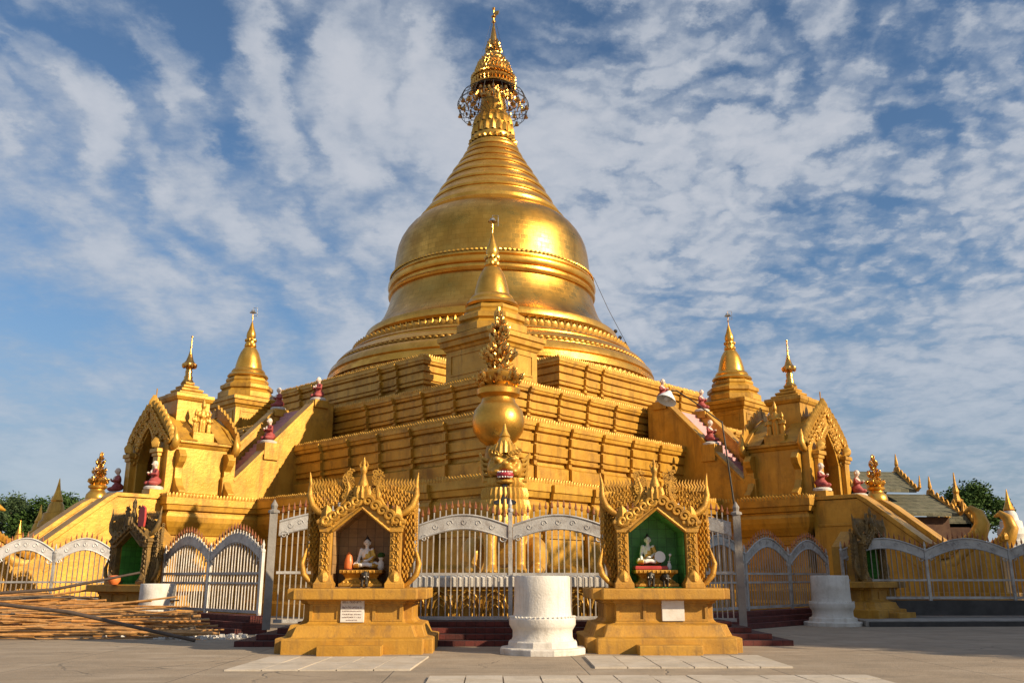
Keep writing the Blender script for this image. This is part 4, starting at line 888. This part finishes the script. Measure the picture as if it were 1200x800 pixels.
o = tag(MB().tube([(-16.5, 29.0, 1.05), (-14.0, 29.6, 1.22), (-11.6, 30.4, 1.75)], [.05, .05, .04], 8).build('bamboo_pole', 'darkwood', None, smooth=50), 'dark pole propped up against the shrine turned left', 'bamboo pole')
rb = MB()
for i in range(420):
    x = rd.gauss(-8.6, 1.1); y = 26.0 + rd.gauss(0, .5) - .25 * (x + 8.6); s = rd.uniform(.015, .06) * rd.choice((.6, 1, 1.3)); a = rd.uniform(0, 6)
    rb.at((x, y, s * .4), a).box(-s, s, -s * .7, s * .7, -s * .5, s * rd.uniform(.3, .8))
tag(rb.build('rubble', 'rubble'), 'scatter of white plaster crumbs along the foot of the bamboo', 'rubble', None, 'stuff')

# ------------------------------------------------------------------ street lamp over the right gate
lp = thing('street_lamp', 'thin leaning lamp pole with white cone shade above the right shrine', 'lamp', (7.05, 25.3, 0))
MB().tube([(0, 0, 0), (-.06, 0, 3.2), (-.30, 0, 6.0)], [.034, .03, .022], 8).build('pole', 'iron', lp, smooth=60)
MB().tube([(-.28, 0, 5.95), (-1.1, -.1, 6.55), (-1.62, -.15, 6.88), (-1.82, -.15, 6.86)], .02, 6).build('arm', 'iron', lp, smooth=60)
hd = MB().lathe([(.06, .16), (.1, .1), (.2, -.02), (.30, -.17), (.29, -.17), (.18, -.02)], 20, cap=False).build('lamp_shade', 'lampwhite', lp, smooth=40); hd.location = (-1.88, -.15, 6.72); hd.rotation_euler = (radians(-15), radians(24), 0)
bu = MB().ball((0, 0, -.08), (.09, .09, .1)).build('bulb', 'lampwhite', hd, smooth=80)

# ------------------------------------------------------------------ serpent balustrades
for side in (-1, 1):
    W = SIDEWORD[side]
    for e, y in ((0, 2.05), (1, -2.05)):
        t = thing('serpent_balustrade', f'golden serpent balustrade with upcurled tail at the foot of the {W} stairway, {"nearer" if not e else "farther"} of two', 'balustrade', (0, 60, 0), TH[side], 'serpent balustrades')
        n_ = 1 if side < 0 else -1; yy = y * n_ if True else y
        MB().tube([(28.3, yy, 2.9), (28.8, yy, 2.4), (29.3, yy, 2.05), (29.8, yy, 2.2), (30.3, yy, 2.75), (30.7, yy, 3.3), (30.9, yy, 3.75), (30.8, yy, 4.15), (30.5, yy, 4.38), (30.25, yy, 4.25)], [.28, .38, .44, .42, .40, .36, .30, .24, .15, .04], 12).build('body', 'gold', t, smooth=60)
        for dy in (-.35, .35):
          sc = MB()
          for k in range(18):
            f = k / 17; x = 28.4 + 2.3 * f; z = 2.25 + .25 * sin(f * 3) + 1.2 * max(0, f - .45) * 1.6 - .5 * min(f, .3); sc.petal((x, yy + dy, z), (.9, 0, .3), (0, 1 if dy > 0 else -1, 0), .24, .35, 0, .6)
          sc.build('scale_crest', 'crest', t)
# ------------------------------------------------------------------ far buildings
hall = thing('hall', 'timber hall with mossy tiered roof and gold gable boards right of the stupa', 'hall', (31.4, 72, 0), radians(8))
MB().box(-3, 4.6, -2.6, 2.6, 0, 6.2).build('wall', 'wood', hall)
def gable_roof(x0, x1, hw, z0, z1):
    MB().poly([(-hw, z0), (-hw, z0 + .25), (0, z1), (hw, z0 + .25), (hw, z0), (0, z1 - .3)], ((x0 + x1) / 2, 0, 0), (0, 1, 0), (0, 0, 1), x1 - x0).build('roof', 'roof', hall)
    for x in (x0 - .05, x1 + .05):
        bb = MB()
        for s in (-1, 1):
            bb.bar((x, 0, z1 + .1), (x, s * hw, z0 + .2), .16, 6)
            for k in range(6): bb.petal((x, s * hw * (k + .5) / 6, z1 + .1 - (z1 - z0) * (k + .5) / 6), (0, 1, 0), (1, 0, 0), .4, .5, 0, .5)
            bb.tube([(x, s * hw, z0 + .2), (x, s * (hw + .4), z0 + .4), (x, s * (hw + .5), z0 + 1.3)], [.16, .14, .03], 6)
        bb.lathe([(.2, 0), (.12, .5), (.16, .6), (.03, 1.5)], 8, (x, 0), z1)
        bb.build('gable_board', 'carved', hall)
gable_roof(-3.0, 2.2, 2.4, 8.1, 10.0); gable_roof(-3.6, 5.0, 3.4, 6.2, 8.2)
hall2 = thing('gatehouse', 'small dark gatehouse with steep gold edged gable and tall finial near the round tree', 'gatehouse', (38.9, 75, 0), radians(0))
MB().box(-1.0, 1.0, -1.5, 3, 0, 5.9).build('wall', 'wood', hall2)
MB().poly([(-1.5, 5.6), (1.5, 5.6), (0, 7.7)], (0, .5, 0), (1, 0, 0), (0, 0, 1), 4).build('roof', 'roof', hall2)
gb = MB()
for s in (-1, 1):
    gb.bar((0, -1.6, 7.9), (s * 1.5, -1.6, 5.6), .16, 6); gb.tube([(s * 1.5, -1.6, 5.6), (s * 1.75, -1.6, 5.9), (s * 1.7, -1.6, 7.0)], [.16, .13, .03], 6)
    for k in range(7): gb.petal((s * 1.45 * (k + .5) / 7, -1.65, 7.8 - 2.2 * (k + .5) / 7), (1, 0, 0), (0, -1, 0), .4, .6, 0, .5)
gb.lathe([(.3, 0), (.2, .6), (.26, .8), (.12, 1.4), (.04, 2.4)], 10, (0, -1.6), 7.7); gb.build('gable_board', 'carved', hall2)
def pagoda(label, pos, h, m, name='small_pagoda'):
    t = thing(name, label, 'pagoda', pos, 0, 'small pagodas beyond the stupa'); k = h / 10
    MB().sweep(rect(-1.8 * k, 1.8 * k, -1.8 * k, 1.8 * k), [(.3 * k, 0), (.3 * k, .6 * k), (0, .8 * k), (0, 3.6 * k), (.25 * k, 3.8 * k), (.25 * k, 4.1 * k), (0, 4.2 * k)]).build('chamber', m, t)
    MB().lathe([(1.9 * k, 4.1 * k), (1.8 * k, 4.6 * k), (1.45 * k, 4.7 * k), (1.4 * k, 5.2 * k), (1.1 * k, 5.3 * k), (1.3 * k, 5.8 * k), (1.2 * k, 6.3 * k), (1.0 * k, 6.4 * k), (.95 * k, 7.0 * k), (.72 * k, 7.1 * k), (.6 * k, 7.7 * k), (.42 * k, 8 * k)], 16).build('dome', m, t, smooth=30)
    MB().lathe([(.42 * k, 7.9 * k), (.5 * k, 8.1 * k), (.34 * k, 8.5 * k), (.24 * k, 8.8 * k), (.14 * k, 9.3 * k), (.03 * k, 10 * k)], 10).build('finial', 'giltplain', t)
pagoda('tall tiered gold pagoda seen over the left stairway, largest of the far left ones', (-36.1, 75, 0), 9.6, 'gold')
pagoda('slim gold pagoda before the dark trees, between its taller neighbour and the smallest one', (-42.3, 85, 0), 8.2, 'gold')
pagoda('smallest gold pagoda before the dark trees at the far left', (-49.2, 95, 0), 7.4, 'gold')
pagoda('white pagoda with gold finial standing at the far right', (41.2, 70, 0), 8.4, 'white')

# ------------------------------------------------------------------ trees
def crown_mesh(seed, n, R, H, leaf):
    q = random.Random(seed); mb = MB(); cl = []
    for i in range(34):
        a = q.uniform(0, 2 * pi); e = q.uniform(-.5, 1.4); r = q.uniform(.45, .92); cl.append((Vector((R * r * cos(a) * cos(e), R * r * sin(a) * cos(e), H * r * sin(e))), q.uniform(.20, .38) * R))
    for i in range(n):
        c, s = cl[q.randrange(len(cl))]; d = Vector((q.gauss(0, 1), q.gauss(0, 1), q.gauss(0, .8))).normalized() * s * (q.random() ** .45); p = c + d
        a = Vector((q.gauss(0, 1), q.gauss(0, 1), q.gauss(0, .5))).normalized(); b = a.cross(Vector((q.gauss(0, 1), q.gauss(0, 1), q.gauss(0, 1)))).normalized(); L = leaf * q.uniform(.6, 1.3)
        mb.add([p, p + a * L * .5 + b * L * .28, p + a * L, p + a * L * .5 - b * L * .28], [(0, 1, 2, 3)])
    return mb, cl
treeprotos = {}
def tree(label, pos, h, kind=0, rz=0.0, group=None):
    if kind in treeprotos: t = copy_tree(treeprotos[kind]); t.location = pos; t.rotation_euler = (0, 0, rz); t['label'] = label
    else:
        t = thing('broad_tree', label, 'tree', pos, rz); mb, cl = crown_mesh(kind + 3, 15000, .40, .30, .030); mb.X = None
        c = mb.build('crown', ['leaf', 'leaf2'][kind % 2], t); c.location = (0, 0, .68)
        tk = MB().tube([(0, 0, 0), (.01, 0, .15), (0, .01, .35), (0, 0, .6)], [.045, .034, .028, .012], 9)
        for p, s in cl[:14]: tk.tube([(0, 0, .34), p * .5 + Vector((0, 0, .55)), p * .92 + Vector((0, 0, .68))], [.016, .010, .003], 5)
        tk.build('trunk', 'bark', t); treeprotos[kind] = t
    t.scale = (h, h, h)
    if group: t['group'] = group
    return t
tree('round dark green tree behind the gatehouse at the right', (60, 110, 0), 12.8, 0)
tree('dark tree behind the pagodas, tallest at the far left', (-53, 100, 0), 10.3, 1)
tree('dark tree behind the slim gold pagoda at the left', (-47, 98, 0), 10.2, 0, 2.0)
tree('low dark tree close to the left stairway behind the pagodas', (-42, 97, 0), 9.0, 1, 1.0)
g_ = 'shade trees beyond the right edge of the view'
for k, (x, y, h) in enumerate(((33, 13.6, 15.5), (31, 18.0, 17), (36, 20.5, 18), (33, 24.5, 17), (40, 15.5, 17))):
    tree('leafy shade tree standing outside the view to the right', (x, y, 0), h, k % 2, k * 1.3, g_)
wd = MB()
for i in range(9000):
    a = rd.uniform(-1.25, 1.25); R_ = rd.uniform(330, 420); p = Vector((R_ * sin(a), R_ * cos(a), 0)); h = 9 + 4 * sin(a * 23) + 3 * sin(a * 61)
    z = h * rd.random() ** .6; u_ = Vector((cos(a), -sin(a), 0)); L = rd.uniform(1.2, 2.6)
    wd.add([p + Vector((0, 0, z - L * .5)), p + u_ * L * .6 + Vector((0, 0, z)), p + Vector((0, 0, z + L * .5)), p - u_ * L * .6 + Vector((0, 0, z))], [(0, 1, 2, 3)])
tag(wd.build('far_wood', 'leaf'), 'distant line of dark trees along the horizon', 'wood', None, 'stuff')
